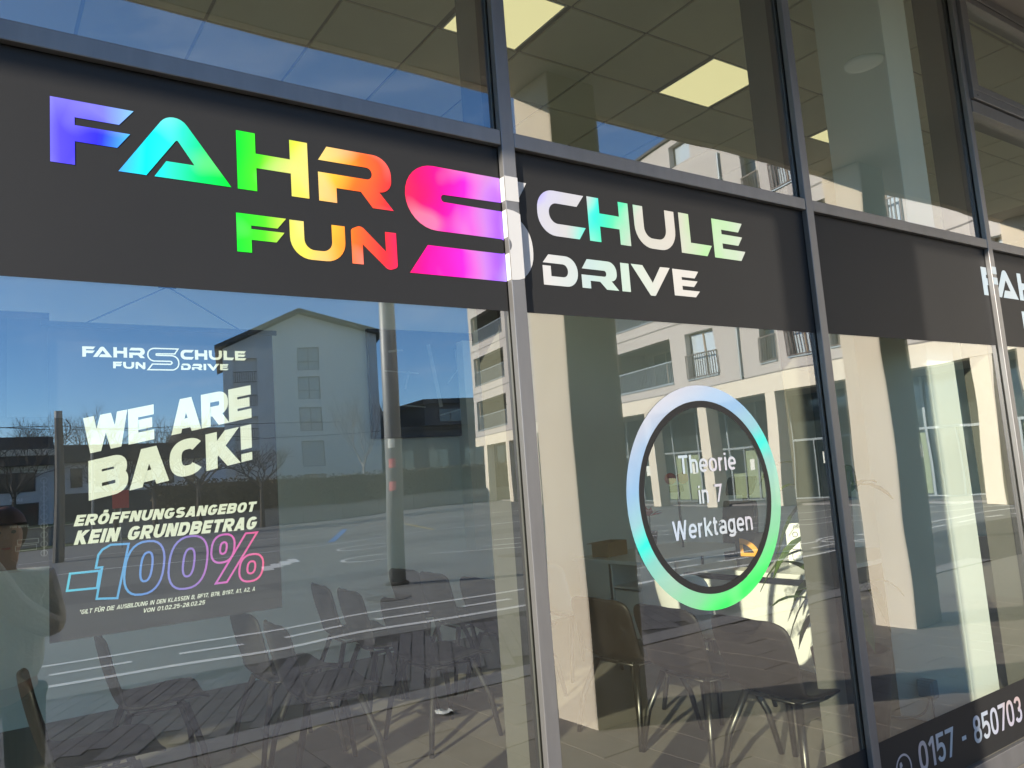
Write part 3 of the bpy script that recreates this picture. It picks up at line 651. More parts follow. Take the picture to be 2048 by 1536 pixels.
# telephone strip along the foot of the panes
ps = empty('phone_strip', (0, 0, 0), 0, 'black film strip along the foot of the panes with a telephone number', 'sign')
for xa, xb in ((1.517, 3.108), (3.165, 4.794), (4.851, 6.478), (6.535, 8.128)):
    MB().box(xa, xb, YF, -.0003, .1015, .371).build('film', 'film', ps)
def digits(text, u0, h, fit, t=.15, w=.64, tr=.09):
    tot = sum(glyph(c, t, w)[0]+tr for c in text)-tr; k = fit/(tot*h); u = 0
    for c in text:
        if c != ' ': mesh_obj('digit', text_mesh('digit', c, h, YL, lambda a, v: (u0+u*h*k+a*k, .178+v), t, w, tr), 'holo_pale', ps)
        u += glyph(c, t, w)[0]+tr
digits('0157 - 850703', 3.492, .125, .985); digits('8', 4.875, .125, .07)
mesh_obj('phone_symbol', poly_mesh('phone_symbol', [[(3.368+p[0], .225+p[1]) for p in q] for q in annulus(.053, .062, 40)], YL), 'holo_pale', ps)
hs = [(3.368+a, .225+b) for a, b in fillet([(-.030, .028, .004), (-.016, .034, .004), (-.008, .016, .004), (-.016, .008), (.006, -.014), (.015, -.006, .004), (.033, -.014, .004), (.028, -.030, .006), (.010, -.034, .012), (-.032, .008, .012)], 4)]
mesh_obj('phone_symbol', poly_mesh('phone_symbol', [hs], YL), 'holo_pale', ps)

# ------------------------------------------------------------------ posters hanging inside the left pane
def poster_logo(parent, x0, z0, sc, y, m, outline=True):
    polys = []
    for k in LOGO:
        P = [(x0+(p[0]-164)*sc/1000, z0+(p[1]-820)*sc/1000) for p in fillet(LOGO[k])]
        if k == 'S' and outline: mesh_obj('logo_outline', outline_mesh('logo_outline', [P], .0035, y), m, parent)
        else: polys.append(P)
    mesh_obj('logo', poly_mesh('logo', polys, y), m, parent)
po = empty('poster', (0, .16, 0), 0, 'black poster headed WE ARE BACK hanging on a cord behind the left pane', 'poster')
MB().box(.17, .732, 0, .003, 1.29, 2.06).build('sheet', 'poster', po)
YP = -.0012
poster_logo(po, .245, 1.6+.384, .163, YP, 'print_white')
def skew(x0, z0, k, it=0.): return lambda u, v: (x0+u+it*v, z0+v+k*u)
mesh_obj('headline', text_mesh('headline', 'WE ARE', .092, YP, skew(.245, 1.6+.136, .205), .285, .86, .015, fit=.42), 'print_white', po)
mesh_obj('headline', text_mesh('headline', 'BACK!', .099, YP, skew(.256, 1.6+.021, .205), .285, .86, .02, fit=.41), 'print_white', po)
mesh_obj('text_line', text_mesh('text_line', 'ERÖFFNUNGSANGEBOT', .027, YP, skew(.222, 1.6-.039, -.001, .3), .25, .74, .09, fit=.442), 'print_white', po)
mesh_obj('text_line', text_mesh('text_line', 'KEIN GRUNDBETRAG', .034, YP, skew(.222, 1.6-.084, -.008, .3), .25, .74, .09, fit=.442), 'print_white', po)
def se(cx, cz, rx, rz): return [(cx+p[0]+.136*p[1], cz+p[1]) for p in sell(0, 0, rx, rz)]
disc = [[(.214, 1.448), (.278, 1.447), (.272, 1.406), (.207, 1.408)], [(.285, 1.498), (.304, 1.508), (.345, 1.506), (.317, 1.375), (.271, 1.38), (.284, 1.455), (.27, 1.455), (.276, 1.486)],
        se(.381, 1.442, .046, .066), se(.3855, 1.444, .0135, .036), se(.487, 1.443, .0475, .067), se(.488, 1.4425, .0138, .0355), se(.5765, 1.469, .030, .037), se(.5775, 1.47, .0085, .015), se(.650, 1.409, .032, .036), se(.650, 1.410, .0105, .016), [(.638, 1.503), (.669, 1.503), (.584, 1.379), (.555, 1.379)]]
mesh_obj('discount', outline_mesh('discount', disc, .0052, YP), 'gradient', po)
mesh_obj('small_print', text_mesh('small_print', '*GILT FÜR DIE AUSBILDUNG IN DEN KLASSEN B, BF17, B78, B197, A1, A2, A', .0105, YP, skew(.232, 1.6-.252, -.004, .25), .17, .76, .13, fit=.425), 'print_white', po)
mesh_obj('small_print', text_mesh('small_print', 'VON 01.02.25-28.02.25', .0105, YP, skew(.375, 1.6-.270, -.004, .25), .17, .76, .13, fit=.15), 'print_white', po)
cd = empty('hanger', (.45, -.01, 2.19)); cd.parent = po
MB().tube([(-.21, .01, -.125), (0, 0, -.01), (.22, .01, -.135)], .0018, 5).build('cord', 'black', cd)
MB().box(-.022, .022, -.01, .01, -.012, .012).build('clip', 'black', cd)
MB().box(.155, .745, -.002, .006, 2.061, 2.074).build('batten', 'black', po)
p2 = empty('side_poster', (0, .80, 0), 0, 'black poster with faint chain of circles at the left edge of the pane', 'poster')
MB().box(-.5, .222, 0, .003, 1.435, 2.235).build('sheet', 'poster', p2)
MB().box(.107, .222, -.0014, -.0002, 1.90, 2.215).build('picture', 'blue_print', p2)
poster_logo(p2, .125, 1.735, .062, -.0012, 'grey_print', False)
loops = [sell(.205, 1.70-.028*k, .009, .009, 0, 360, 14, 2) for k in range(9)]
mesh_obj('circle_chain', outline_mesh('circle_chain', loops+[[(.204, 1.47), (.206, 1.47), (.206, 1.70), (.204, 1.70)]], .0013, -.0012), 'grey_print', p2)
for z, s in ((1.655, 'FAHR'), (1.64, 'SCHULE'), (1.56, 'FUN DRIVE')):
    mesh_obj('text_line', text_mesh('text_line', s, .008, -.0012, lambda u, v: (.115+u, z+v), .2, .72, .1), 'grey_print', p2)
mesh_obj('text_box', outline_mesh('text_box', [[(.13, 1.49), (.185, 1.49), (.185, 1.505), (.13, 1.505)], [(.135, 1.51), (.19, 1.51), (.19, 1.523), (.135, 1.523)]], .0013, -.0012), 'grey_print', p2)

# dark board and white panel on the back wall
tv = empty('wall_board', (3.02, 4.50, 2.04), 0, 'large black board with faint chalk lines on the back wall', 'board')
bevel(MB().box(0, 1.13, 0, .05, 0, 1.01).build('frame', 'black', tv), .006)
MB().box(.02, 1.11, -.004, -.0005, .02, .99).build('surface', 'tv', tv)
ch = MB(); rr = random.Random(3)
for (a, b, c, d, w_) in ((.62, .88, .72, .28, .04), (.92, .84, .99, .1, .03), (.2, .8, .35, .82, .02), (.15, .62, .5, .6, .012), (.9, .84, 1.05, .8, .02), (.8, .5, 1.0, .72, .012), (.3, .3, .55, .28, .012), (.35, .45, .4, .62, .015), (.7, .2, .95, .26, .012)):
    d_ = Vector((c-a, d-b)).normalized(); nn = Vector((-d_.y, d_.x))*w_/2
    ch.quad((a+nn.x, -.0055, b+nn.y), (a-nn.x, -.0055, b-nn.y), (c-nn.x, -.0055, d-nn.y), (c+nn.x, -.0055, d+nn.y))
ch.build('chalk_drawing', 'chalk', tv)
wp = MB().box(3.95, 4.22, 4.38, 4.559, .95, 2.95).build('wall_cabinet', 'white', None); tag(bevel(wp), 'tall narrow white cabinet hung on the back wall beside the black board', 'cabinet')

# ------------------------------------------------------------------ chairs
def shell_mesh():
    prof = [(.235, .425, .19, 0), (.215, .450, .215, .0), (.10, .450, .225, -.008), (-.02, .440, .225, -.014), (-.12, .438, .22, -.012), (-.175, .462, .215, -.004), (-.20, .51, .212, 0), (-.222, .58, .216, .0), (-.245, .66, .224, 0), (-.262, .735, .225, 0), (-.272, .785, .215, 0), (-.276, .812, .188, 0), (-.277, .824, .13, 0)]
    nu = 10; vs = []; fs = []
    for k, (x, z, hw, dip) in enumerate(prof):
        for j in range(nu+1):
            u = -1+2*j/nu
            cv = abs(u)**2.2
            if k < 6: px, pz = x, z+.022*cv+dip*(1-cv)
            else: px, pz = x+.035*cv, z
            vs.append((px, hw*u, pz))
    for k in range(len(prof)-1):
        for j in range(nu):
            a = k*(nu+1)+j; fs.append((a, a+1, a+nu+2, a+nu+1))
    me = bpy.data.meshes.new('shell'); me.from_pydata(vs, [], fs); me.update()
    bm = bmesh.new(); bm.from_mesh(me); bmesh.ops.recalc_face_normals(bm, faces=bm.faces)
    bmesh.ops.solidify(bm, geom=bm.faces[:], thickness=.020); bm.to_mesh(me); bm.free()
    for p in me.polygons: p.use_smooth = True
    return me
def make_chair(m, lm, loc, rz, label, group):
    t = empty('chair', loc, rz, label, 'chair', group)
    me = shell_mesh(); o = mesh_obj('shell', me, m, t)
    sb = o.modifiers.new('smooth', 'SUBSURF'); sb.levels = 1; sb.render_levels = 1
    for sx, sy in ((1, 1), (1, -1), (-1, 1), (-1, -1)):
        MB().tube([(sx*.13, sy*.14, .43), (sx*.20, sy*.20, .22), (sx*.235, sy*.225, 0)], [.018, .016, .013], 8).build('leg', lm, t, True)
    MB().tube([(.13, -.14, .425), (.13, .14, .425), (-.13, .14, .425), (-.13, -.14, .425), (.13, -.14, .425)], .009, 6).build('seat_frame', lm, t, True)
    return t
G1 = 'charcoal chairs in rows behind the left pane'
c0 = make_chair('chair_grey', 'chair_grey', (0, 0, .15), 0, 'x', G1)
ROWS = [(.17+.28, 1.75, 'single charcoal chair cut off by the left edge of the photo'),
        (.62+.2, 2.55, 'charcoal chair under the black poster, nearest the left edge'),
        (1.25+.28, 2.0, 'nearest charcoal chair of the row right of the black poster'), (1.25+.28, 2.6, 'second charcoal chair of the row right of the black poster'),
        (2.0+.28, 2.15, 'nearest charcoal chair of the row left of the street mast reflection'), (2.0+.28, 2.85, 'middle charcoal chair of the row left of the street mast reflection'), (2.0+.28, 3.35, 'farthest charcoal chair of the row left of the street mast reflection'),
        (2.75+.28, 2.5, 'nearest charcoal chair of the row by the first mullion'), (2.75+.28, 3.1, 'middle charcoal chair of the row by the first mullion'), (2.75+.28, 3.6, 'farthest charcoal chair of the row by the first mullion')]
for i, (x, y, lb) in enumerate(ROWS):
    o = c0 if i == 0 else copy_tree(c0)
    o.location = (x, y, .15); o.rotation_euler.z = random.uniform(-.09, .09); o['label'] = lb; o.scale = (1, 1.1, 1)
G2 = 'brown black chairs behind the middle pane'
d0 = make_chair('chair', 'chrome', (0, 0, .15), 0, 'x', G2)
for i, (x, y, rz, lb) in enumerate([(3.10, .33, -.10, 'glossy brown black chair closest to the glass under the ring decal'), (3.12, .88, -.05, 'middle glossy brown black chair under the ring decal'), (3.12, 1.40, .03, 'glossy brown black chair next to the lit concrete column reflection')]):
    o = d0 if i == 0 else copy_tree(d0)
    o.location = (x, y, .15); o.rotation_euler.z = rz; o['label'] = lb; o.scale = (1, 1.1, .93)
G3 = 'white visitor chairs at the desks'
e0 = make_chair('white', 'chrome', (3.72, 1.35, .15), 0, 'white plastic visitor chair in the sun before the right hand desk', G3)
o = copy_tree(e0); o.location = (3.75, 2.72, .15); o['label'] = 'white plastic visitor chair in shade before the left hand desk'

# ------------------------------------------------------------------ desks and the things on them
def desk(loc, lx, ly, label, shelf):
    t = empty('desk', loc, 0, label, 'desk', 'white desks')
    bevel(MB().box(0, lx, 0, ly, .71, .74).build('top', 'white', t), .003)
    if shelf:
        MB().box(.03, .05, ly*.45, ly-.04, 0, .709).build('front_panel', 'white', t)
        k = MB(); k.box(.03, .40, .05, .07, 0, .709); k.box(.03, .40, .40, .42, 0, .709); k.box(.031, .40, .071, .399, .52, .535); k.box(.38, .399, .071, .399, .0, .709); k.box(.045, .06, .071, .399, .02, .50)
        k.build('drawer_unit', 'white', t)
    else:
        MB().box(.05, .07, .03, ly-.03, .02, .66).build('front_panel', 'white', t)
    for yy in (.0, ly-.03):
        MB().box(lx-.1, lx-.06, yy+.005, yy+.025, 0, .709).build('leg', 'white', t)
    return t
desk((4.27, 2.50, .15), 1.3, .85, 'white desk with an open shelf unit and cardboard box on top', True)
desk((4.18, 1.00, .15), 1.4, .95, 'white desk with a plain front panel lit by the sun', False)
cb = empty('cardboard_box', (4.40, 3.02, .89), .2, 'small open cardboard box on the end of the desk with the shelf', 'box')
k = MB(); k.box(0, .26, 0, .006, 0, .12); k.box(0, .26, .17, .176, 0, .12); k.box(0, .006, .006, .17, 0, .12); k.box(.254, .26, .006, .17, 0, .12); k.box(.006, .254, .006, .17, 0, .005); k.build('carton', 'cardboard', cb)
k = MB(); k.box(-.07, .0, .006, .17, .114, .118); k.build('flap', 'cardboard', cb)
ph = empty('desk_phone', (4.66, 2.86, .89), .3, 'cordless phone upright in its black cradle beside the cardboard box', 'phone')
bevel(MB().box(-.05, .05, -.05, .05, 0, .045).build('cradle', 'black', ph), .012)
bevel(MB().box(-.022, .022, -.014, .014, .04, .2).build('handset', 'white', ph), .008)
MB().box(-.014, .014, -.0155, -.0142, .13, .175).build('display', 'black', ph)
tp = empty('tape_dispenser', (4.47, 2.60, .89), .4, 'black tape dispenser lying at the front edge of the shelf desk', 'tape dispenser')
MB().lathe([(.02, -.012), (.04, -.012), (.04, .012), (.02, .012)], n=18).build('reel', 'black', tp).rotation_euler = (PI/2, 0, 0)
tp.children[0].location = (0, 0, .05)
bevel(MB().box(-.09, .06, -.02, .02, 0, .03).build('base', 'black', tp), .006)
fl = empty('flower_pot', (5.30, 3.45, .89), 0, 'red leaved potted flower behind the ring decal', 'potted plant')
MB().lathe([(.05, 0), (.07, .12), (.066, .12), (.05, .02)], n=16).build('pot', 'pot', fl)
mb = MB()
for k in range(16):
    a = random.uniform(0, 6.28); e = random.uniform(.1, 1.2); L = random.uniform(.08, .16); d = Vector((math.cos(a)*math.cos(e), math.sin(a)*math.cos(e), math.sin(e))); sd_ = d.cross(Vector((0, 0, 1))).normalized()*.03
    b0 = Vector((0, 0, .26)); mb.add([b0, b0+d*L*.5+sd_, b0+d*L, b0+d*L*.5-sd_+Vector((0, 0, .008))], [(0, 1, 2, 3)])
mb.build('petals', 'red_leaf', fl); MB().tube([(0, 0, .1), (0.01, 0, .27)], .006, 6).build('stem', 'leaf', fl)
ds = empty('logo_board', (4.36, 1.52, .89), -1.35, 'black stand board with an orange quarter circle D emblem on the sunny desk', 'sign')
bevel(MB().box(-.11, .11, -.004, .004, 0, .23).build('board', 'black', ds), .002)
arc = [(-.075+.15*math.cos(a), .04+.15*math.sin(a)) for a in [PI/2*k/14 for k in range(15)]]
inn = [(-.075+.115*math.cos(a), .04+.115*math.sin(a)) for a in [PI/2*k/14 for k in range(14, -1, -1)]]
mesh_obj('emblem', poly_mesh('emblem', [arc+inn, [(-.075, .072), (-.052, .072), (-.052, .15), (-.075, .15)], [(-.052, .072), (.036, .072), (.03, .095), (-.052, .095)]], -.0052), 'orange', ds)
sm = empty('social_board', (4.62, 1.30, .89), -1.1, 'white standing card headed Follow me with two rows of icons', 'sign')
bevel(MB().box(-.1, .1, -.003, .003, 0, .27).build('card', 'white', sm), .001)
mesh_obj('heading', text_mesh('heading', 'Follow me', .022, -.0042, lambda u, v: (-.05+u+.3*v, .235+v), .12, .6, .1), 'black', sm)
ic = []
for i_, (cx, cz, r) in enumerate([(-.04, .195, .016), (.05, .195, .02), (-.04, .125, .03), (.05, .125, .03), (-.04, .055, .03), (.05, .055, .03)]):
    ic.append(sell(cx, cz, r, r, 0, 360, 20, 5 if i_ != 0 else 2))
ic.append(sell(.05, .195, .009, .009, 0, 360, 14, 2))
mesh_obj('icons', outline_mesh('icons', ic, .004, -.0042), 'black', sm)
oc = empty('office_chair', (5.45, 2.75, .15), 2.9, 'black office chair with a separate headrest behind the shelf desk', 'office chair')
bs = MB()
for k in range(5):
    a = 2*PI*k/5; bs.tube([(0, 0, .09), (.3*math.cos(a), .3*math.sin(a), .06)], [.03, .02], 6); bs.tube([(.3*math.cos(a), .3*math.sin(a)-.02, .03), (.3*math.cos(a), .3*math.sin(a)+.02, .03)], .03, 8)
bs.tube([(0, 0, .08), (0, 0, .42)], .028, 8); bs.build('base', 'black', oc)
bevel(MB().box(-.24, .26, -.25, .25, .43, .51).build('seat', 'black', oc), .03, 3)
def curved(hw0, hw1, z0, z1, x, th=.04):
    mb = MB(); vs = []; n, m = 8, 6
    for s in (0, 1):
        for i in range(m+1):
            t = i/m; hw = (hw0+(hw1-hw0)*t)*(1-.12*abs(2*t-1)**4)
            for j in range(n+1):
                u = -1+2*j/n; vs.append((x-.06*t+.05*u*u-s*th, hw*u, z0+(z1-z0)*t))
    fs = []; K = (n+1)*(m+1)
    for i in range(m):
        for j in range(n):
            a = i*(n+1)+j; fs += [(a, a+1, a+n+2, a+n+1), (K+a+n+1, K+a+n+2, K+a+1, K+a)]
    for i in range(m): a = i*(n+1); fs += [(a, a+n+1, K+a+n+1, K+a), (a+n, K+a+n, K+a+2*n+1, a+2*n+1)]
    for j in range(n): fs += [(j+1, j, K+j, K+j+1), (m*(n+1)+j, m*(n+1)+j+1, K+m*(n+1)+j+1, K+m*(n+1)+j)]
    return mb.add(vs, fs)
curved(.22, .24, .56, 1.10, -.22).build('backrest', 'black', oc, True)
curved(.17, .19, 1.15, 1.31, -.27, .05).build('headrest', 'black', oc, True)
MB().box(-.335, -.305, -.03, .03, .46, 1.22).build('back_bar', 'black', oc)
for sy in (-1, 1):
    mb = MB(); mb.tube([(.0, sy*.26, .47), (.0, sy*.30, .55), (0, sy*.30, .66)], .014, 6); mb.box(-.12, .14, sy*.30-.03, sy*.30+.03, .66, .69); mb.build('armrest', 'black', oc)
wc = empty('desk_camera', (5.2, 2.95, .89), -.9, 'small black camera on a stalk with two round pink pads', 'camera')
MB().tube([(0, 0, 0), (0, 0, .42), (.02, 0, .5)], .01, 8).build('stalk', 'black', wc)
bevel(MB().box(-.07, .05, -.03, .03, .48, .54).build('body', 'black', wc), .01)
for sx in (-.055, .055): MB().lathe([(.045, -.01), (.052, 0), (.045, .01)], n=16).build('pad', 'pink', wc, True).location = (sx, 0, .60)
for c_ in wc.children:
    if c_.name.startswith('pad'): c_.rotation_euler = (PI/2, 0, 0)

# palm in a pot behind the second mullion
pm = empty('palm', (3.74, .44, .15), 0, 'green palm with long narrow leaves in a brown pot behind the second mullion', 'potted plant')
MB().lathe([(.13, 0), (.185, .38), (.195, .46), (.178, .46), (.17, .42), (.02, .42)], n=24).build('pot', 'pot', pm, True)
st = MB()
for k in range(4): a = k*1.6; st.tube([(.03*math.cos(a), .03*math.sin(a), .32), (.06*math.cos(a), .06*math.sin(a), .75), (.10*math.cos(a), .10*math.sin(a), 1.0+.12*k)], [.02, .016, .012], 7)
st.build('stem', 'bark', pm, True)
rl = random.Random(11)
for k in range(24):
    a = rl.uniform(0, 2*PI); z0 = rl.uniform(.6, 1.35); L = rl.uniform(.26, .44); up = rl.uniform(-.1, 1.0); dr = rl.uniform(.5, 1.1)
    d = Vector((math.cos(a), math.sin(a), 0)); sdv = Vector((-math.sin(a), math.cos(a), 0)); mb = MB(); vs = []; n = 6
    b0 = Vector((.06*math.cos(a), .06*math.sin(a), z0))
    for i in range(n+1):
        t = i/n; p = b0+d*L*(t-.22*t*t*dr)+Vector((0, 0, L*(up*t-dr*t*t))); w_ = .034*math.sin(PI*min(1, t*.93+.07))**.7+.001
        vs += [p+sdv*w_+Vector((0, 0, .004)), p+Vector((0, 0, -.003)), p-sdv*w_+Vector((0, 0, .004))]
    fs = []
    for i in range(n): fs += [(3*i, 3*i+1, 3*i+4, 3*i+3), (3*i+1, 3*i+2, 3*i+5, 3*i+4)]
    mb.add(vs, fs); mb.build('leaf', 'leaf', pm, True)

# ------------------------------------------------------------------ street: mast, old mast, wires, signs, litter
lm = empty('street_mast', (6.03, -10.25, -.03), 0, 'tall grey tubular street mast with small stickers on the plaza', 'mast')
MB().tube([(0, 0, 0), (0, 0, 3.5), (0, 0, 7.3)], [.155, .145, .11], 24).build('pole', 'lamp', lm, True)
MB().lathe([(.20, 0), (.20, .03), (.165, .06), (.158, .06)], n=24).build('collar', 'joint', lm, True)
for z, m_ in ((1.55, 'pink'), (1.95, 'pink'), (2.3, 'print_white')):
    mb = MB(); n = 6
    for k in range(n):
        a0, a1 = math.radians(105+8*k), math.radians(113+8*k)
        mb.quad((.152*math.cos(a0), .152*math.sin(a0), z), (.152*math.cos(a1), .152*math.sin(a1), z), (.152*math.cos(a1), .152*math.sin(a1), z+.16), (.152*math.cos(a0), .152*math.sin(a0), z+.16))
    mb.build('sticker', m_, lm)
om = empty('old_mast', (2.52, -28, -.03), 0, 'short dark concrete mast with a pale cap and wires at the left', 'mast')
MB().tube([(0, 0, 0), (0, 0, 4.65)], [.17, .12], 10).build('post', 'mast', om); MB().tube([(0, 0, 4.651), (0, 0, 4.9)], .12, 10).build('cap', 'lamp', om)
MB().tube([(.1, .1, 4.0), (.3, .12, 4.15), (.32, .12, 4.4), (.2, .1, 4.6)], .02, 6).build('bracket', 'black', om)
wi = MB(); wi.tube([(-12, -28, 4.9), (-4, -28, 4.2), (2.52, -28, 4.35), (10, -30, 3.9), (17, -33, 4.4)], .012, 5); wi.tube([(-12, -29, 5.4), (2.52, -28, 4.2), (12, -27, 4.3)], .012, 5)
tag(wi.build('overhead_wire', 'black', None), 'thin overhead wires running off the short dark mast', 'wire')
def sign_post(x, y, label, m, h):
    t = empty('street_sign', (x, y, -.03), 0, label, 'street sign')
    MB().tube([(0, 0, 0), (0, 0, h)], .03, 8).build('post', 'lamp', t); MB().box(-.3, .3, .03, .05, h-.7, h).build('plate', m, t)
sign_post(5.0, -33, 'red rectangular street sign on a thin post', 'red', 2.2)
MB_ = MB().tube([(4.6, -38, 0), (4.6, -38, 4.2)], .05, 8).build('flag_pole', 'lamp', None); tag(MB_, 'thin pale pole standing before the white low building', 'pole')
pc = MB(); pp = random.Random(5); g = [[(.03*i-.06+pp.uniform(-.008, .008), .03*j-.04+pp.uniform(-.008, .008), .012+pp.uniform(-.008, .02)) for i in range(5)] for j in range(4)]
pc.add([v for r in g for v in r], [(j*5+i, j*5+i+1, (j+1)*5+i+1, (j+1)*5+i) for j in range(3) for i in range(4)])
o = pc.build('paper_scrap', 'print_white', None, False, (2.8, -3.05, .0)); tag(o, 'crumpled white scrap of paper lying on the paving slabs', 'litter')

# ------------------------------------------------------------------ far wall, hedge, trees
gw = empty('garden_wall', (0, 0, 0), 0, 'long low grey concrete wall in front of the hedge', 'wall')
for i in range(22):
    x0 = -14+i*2.5; MB().box(x0, x0+2.48, -43.4, -43.15, -.1, .80).build('wall_panel', 'gwall', gw)
MB().box(-14, 41, -43.42, -43.1, .803, .86).build('coping', 'kerb', gw)
def hedge(x0, x1, y, z0, z1, label):
    rh = random.Random(int(x0*7)); mb = MB()
    for k in range(int((x1-x0)*420)):
        c = Vector((rh.uniform(x0, x1), y+rh.gauss(0, .45), z0+(z1-z0)*rh.random()**.85+rh.gauss(0, .07))); a = rh.uniform(0, PI); s = rh.uniform(.05, .14); d = Vector((math.cos(a), math.sin(a), rh.uniform(-.4, 1.2))).normalized(); e = d.cross(Vector((rh.random(), rh.random(), .3))).normalized()
        mb.add([c-d*s, c+e*s*.5, c+d*s, c-e*s*.5], [(0, 1, 2, 3)])
    t = empty('hedge', ((x0+x1)/2, y, z0), 0, label, 'hedge')
    for k in range(int((x1-x0)/1.0)):
        xa = x0+k; mb.box(xa, xa+1.0, y-.55, y+.40+rh.uniform(-.08, .08), z0, z1-.18+rh.uniform(-.08, .06))
    o = mb.build('foliage', 'hedge', t); o.location = (-(x0+x1)/2, -y, -z0)
hedge(9, 37, -48.5, .78, 2.75, 'clipped brown winter hedge running below the gabled house')
hedge(39.5, 42.5, -47, .78, 2.9, 'short brown hedge end beside the apartment block')
def tree_mesh(seed, h, trunk_h, spread, levels=4, up=.35, r0=.11):
    rt = random.Random(seed); tr = MB(); br = MB()
    tr.tube([(0, 0, 0), (.04, .02, trunk_h*.5), (0, 0, trunk_h)], [r0*1.25, r0, r0*.85], 8)
    def grow(p, d, L, r, lv):
        q = p+d*L*.5+Vector((rt.gauss(0, .05), rt.gauss(0, .05), 0))*L; e = p+d*L
        br.tube([p, q, e], [r, r*.8, r*.6], 5 if lv > 1 else 3, False)
        if lv == 0: return
        for k in range(rt.choice((3, 3, 4))):
            nd = (d+Vector((rt.gauss(0, spread), rt.gauss(0, spread), rt.gauss(up, .35)))).normalized()
            grow(e if k else q, nd, L*rt.uniform(.58, .8), r*.55, lv-1)
    n = 5
    for k in range(n):
        a = 2*PI*k/n+rt.random(); grow(Vector((0, 0, trunk_h*rt.uniform(.82, 1))), Vector((math.cos(a)*spread, math.sin(a)*spread, .7)).normalized(), h*.3, r0*.5, levels)
    return tr.mesh('trunk'), br.mesh('branches')
TM = [tree_mesh(1, 3.6, 2.2, .8), tree_mesh(2, 3.4, 2.3, .75), tree_mesh(3, 5.2, 3.0, .6), tree_mesh(4, 6.0, 2.6, .35, 5, .55, .09)]
def tree(v, x, y, z, s, label, m='bark', group='bare winter trees across the road'):
    t = empty('bare_tree', (x, y, z), random.uniform(0, 6), label, 'tree', group); t.scale = (s, s, s)
    mesh_obj('trunk', TM[v][0], m, t); mesh_obj('branches', TM[v][1], m, t)
tree(0, 7.6, -40.5, 0, 1.1, 'bare bushy tree behind the exclamation mark of the poster'); tree(1, 9.8, -40.6, 0, 1.15, 'bare round crowned tree left of the gabled house'); tree(0, 12.9, -40.4, 0, 1.0, 'small bare round tree in front of the gabled house wall')
tree(1, 5.9, -41, 0, 1.0, 'bare round tree behind the letters of the poster headline')
tree(3, 26.6, -58, .78, 1.15, 'slender pale birch in front of the gabled house', 'birch'); tree(2, 1.9, -42, 0, .9, 'dark bare tree before the low shop building at the left')
for i, (x, y, s, lb) in enumerate([(4, -75, 1.5, 'tall bare tree behind the low flat roofed building'), (9, -78, 1.6, 'tall bare tree behind the white low house'), (14, -74, 1.4, 'tall bare tree left of the gabled house'), (17, -80, 1.6, 'tall bare tree half hidden by the gabled house'), (46, -88, 1.2, 'small bare tree over the dark flat roofs')]):
    tree(2, x, y, 0, s, lb)

# ------------------------------------------------------------------ far houses
def facade(parent, name, m, L, z0, z1, ops, th=.35):
    """Front wall (local x along, y inward, z up) with real openings; ops = (x0, x1, z0, z1)."""
    xs = sorted({0, L, *[o[0] for o in ops], *[o[1] for o in ops]}); zs = sorted({z0, z1, *[o[2] for o in ops], *[o[3] for o in ops]})
    mb = MB()
    for i in range(len(xs)-1):
        j = 0
        while j < len(zs)-1:
            cx = (xs[i]+xs[i+1])/2
            def hole(k): cz = (zs[k]+zs[k+1])/2; return any(o[0] < cx < o[1] and o[2] < cz < o[3] for o in ops)
            if hole(j): j += 1; continue
            k = j
            while k+1 < len(zs)-1 and not hole(k+1): k += 1
            mb.box(xs[i], xs[i+1], 0, th, zs[j], zs[k+1]); j = k+1
    return mb.build(name, m, parent)
def window(parent, x0, x1, z0, z1, y=.22, fm='frame_b', gm='dark_glass', bars=1):
    f = MB(); w = .06
    f.box(x0, x1, y, y+.07, z0, z0+w); f.box(x0, x1, y, y+.07, z1-w, z1); f.box(x0, x0+w, y, y+.07, z0+w, z1-w); f.box(x1-w, x1, y, y+.07, z0+w, z1-w)
    for k in range(bars):
        c = x0+(x1-x0)*(k+1)/(bars+1); f.box(c-.04, c+.04, y, y+.07, z0+w, z1-w)
    o = f.build('window', fm, parent); MB().box(x0+w, x1-w, y+.03, y+.045, z0+w, z1-w).build('pane', gm, o); return o
def railing(parent, x0, x1, z0, z1, y, m='rail', step=.12, solid=False):
    r = MB(); r.box(x0, x1, y-.025, y+.025, z1-.05, z1); r.box(x0, x1, y-.02, y+.02, z0, z0+.04)
    n = int((x1-x0)/step)
    for k in range(n+1): c = x0+(x1-x0)*k/n; r.box(c-.014, c+.014, y-.01, y+.01, z0+.04, z1-.05)
    return r.build('railing', m, parent)
A = math.atan2(-.982, .186)
B = empty('apartment_block', (22.04, -7.91, -.03), A, 'long pale apartment block with loggias over a cream concrete arcade', 'building')
LB0, LB1 = -14, 37.4
ops = []; kinds = []
FL = [(5.02, 6.93), (8.0, 9.9), (10.95, 12.85)]
for f, (za, zb) in enumerate(FL):
    for s0, s1, kd in ((31.6, 36.9, 'L'), (29.6, 30.7, 'w'), (22.5, 26.5, 'L'), (20.3, 21.6, 'w'), (13.55, 18.4, 'L'), (10.82, 12.55, 'D'), (7.45, 8.3, 'n'), (5.7, 6.85, 'D'), (4.3, 4.98, 'n'), (1.75, 2.95, 'D'), (-2.6, -.6, 'D'), (-7, -4, 'L'), (-11, -9.6, 'D')):
        if f == 2 and kd == 'D' and False: continue
        ops.append((s0-LB0, s1-LB0, za, zb)); kinds.append(kd)
BL = empty('apartment_front', (0, 0, 0)); 
BL.parent = B; BL.location = (LB0, 0, 0)
facade(BL, 'front_wall', 'bwall', LB1-LB0, 4.572, 13.45, ops, .4)
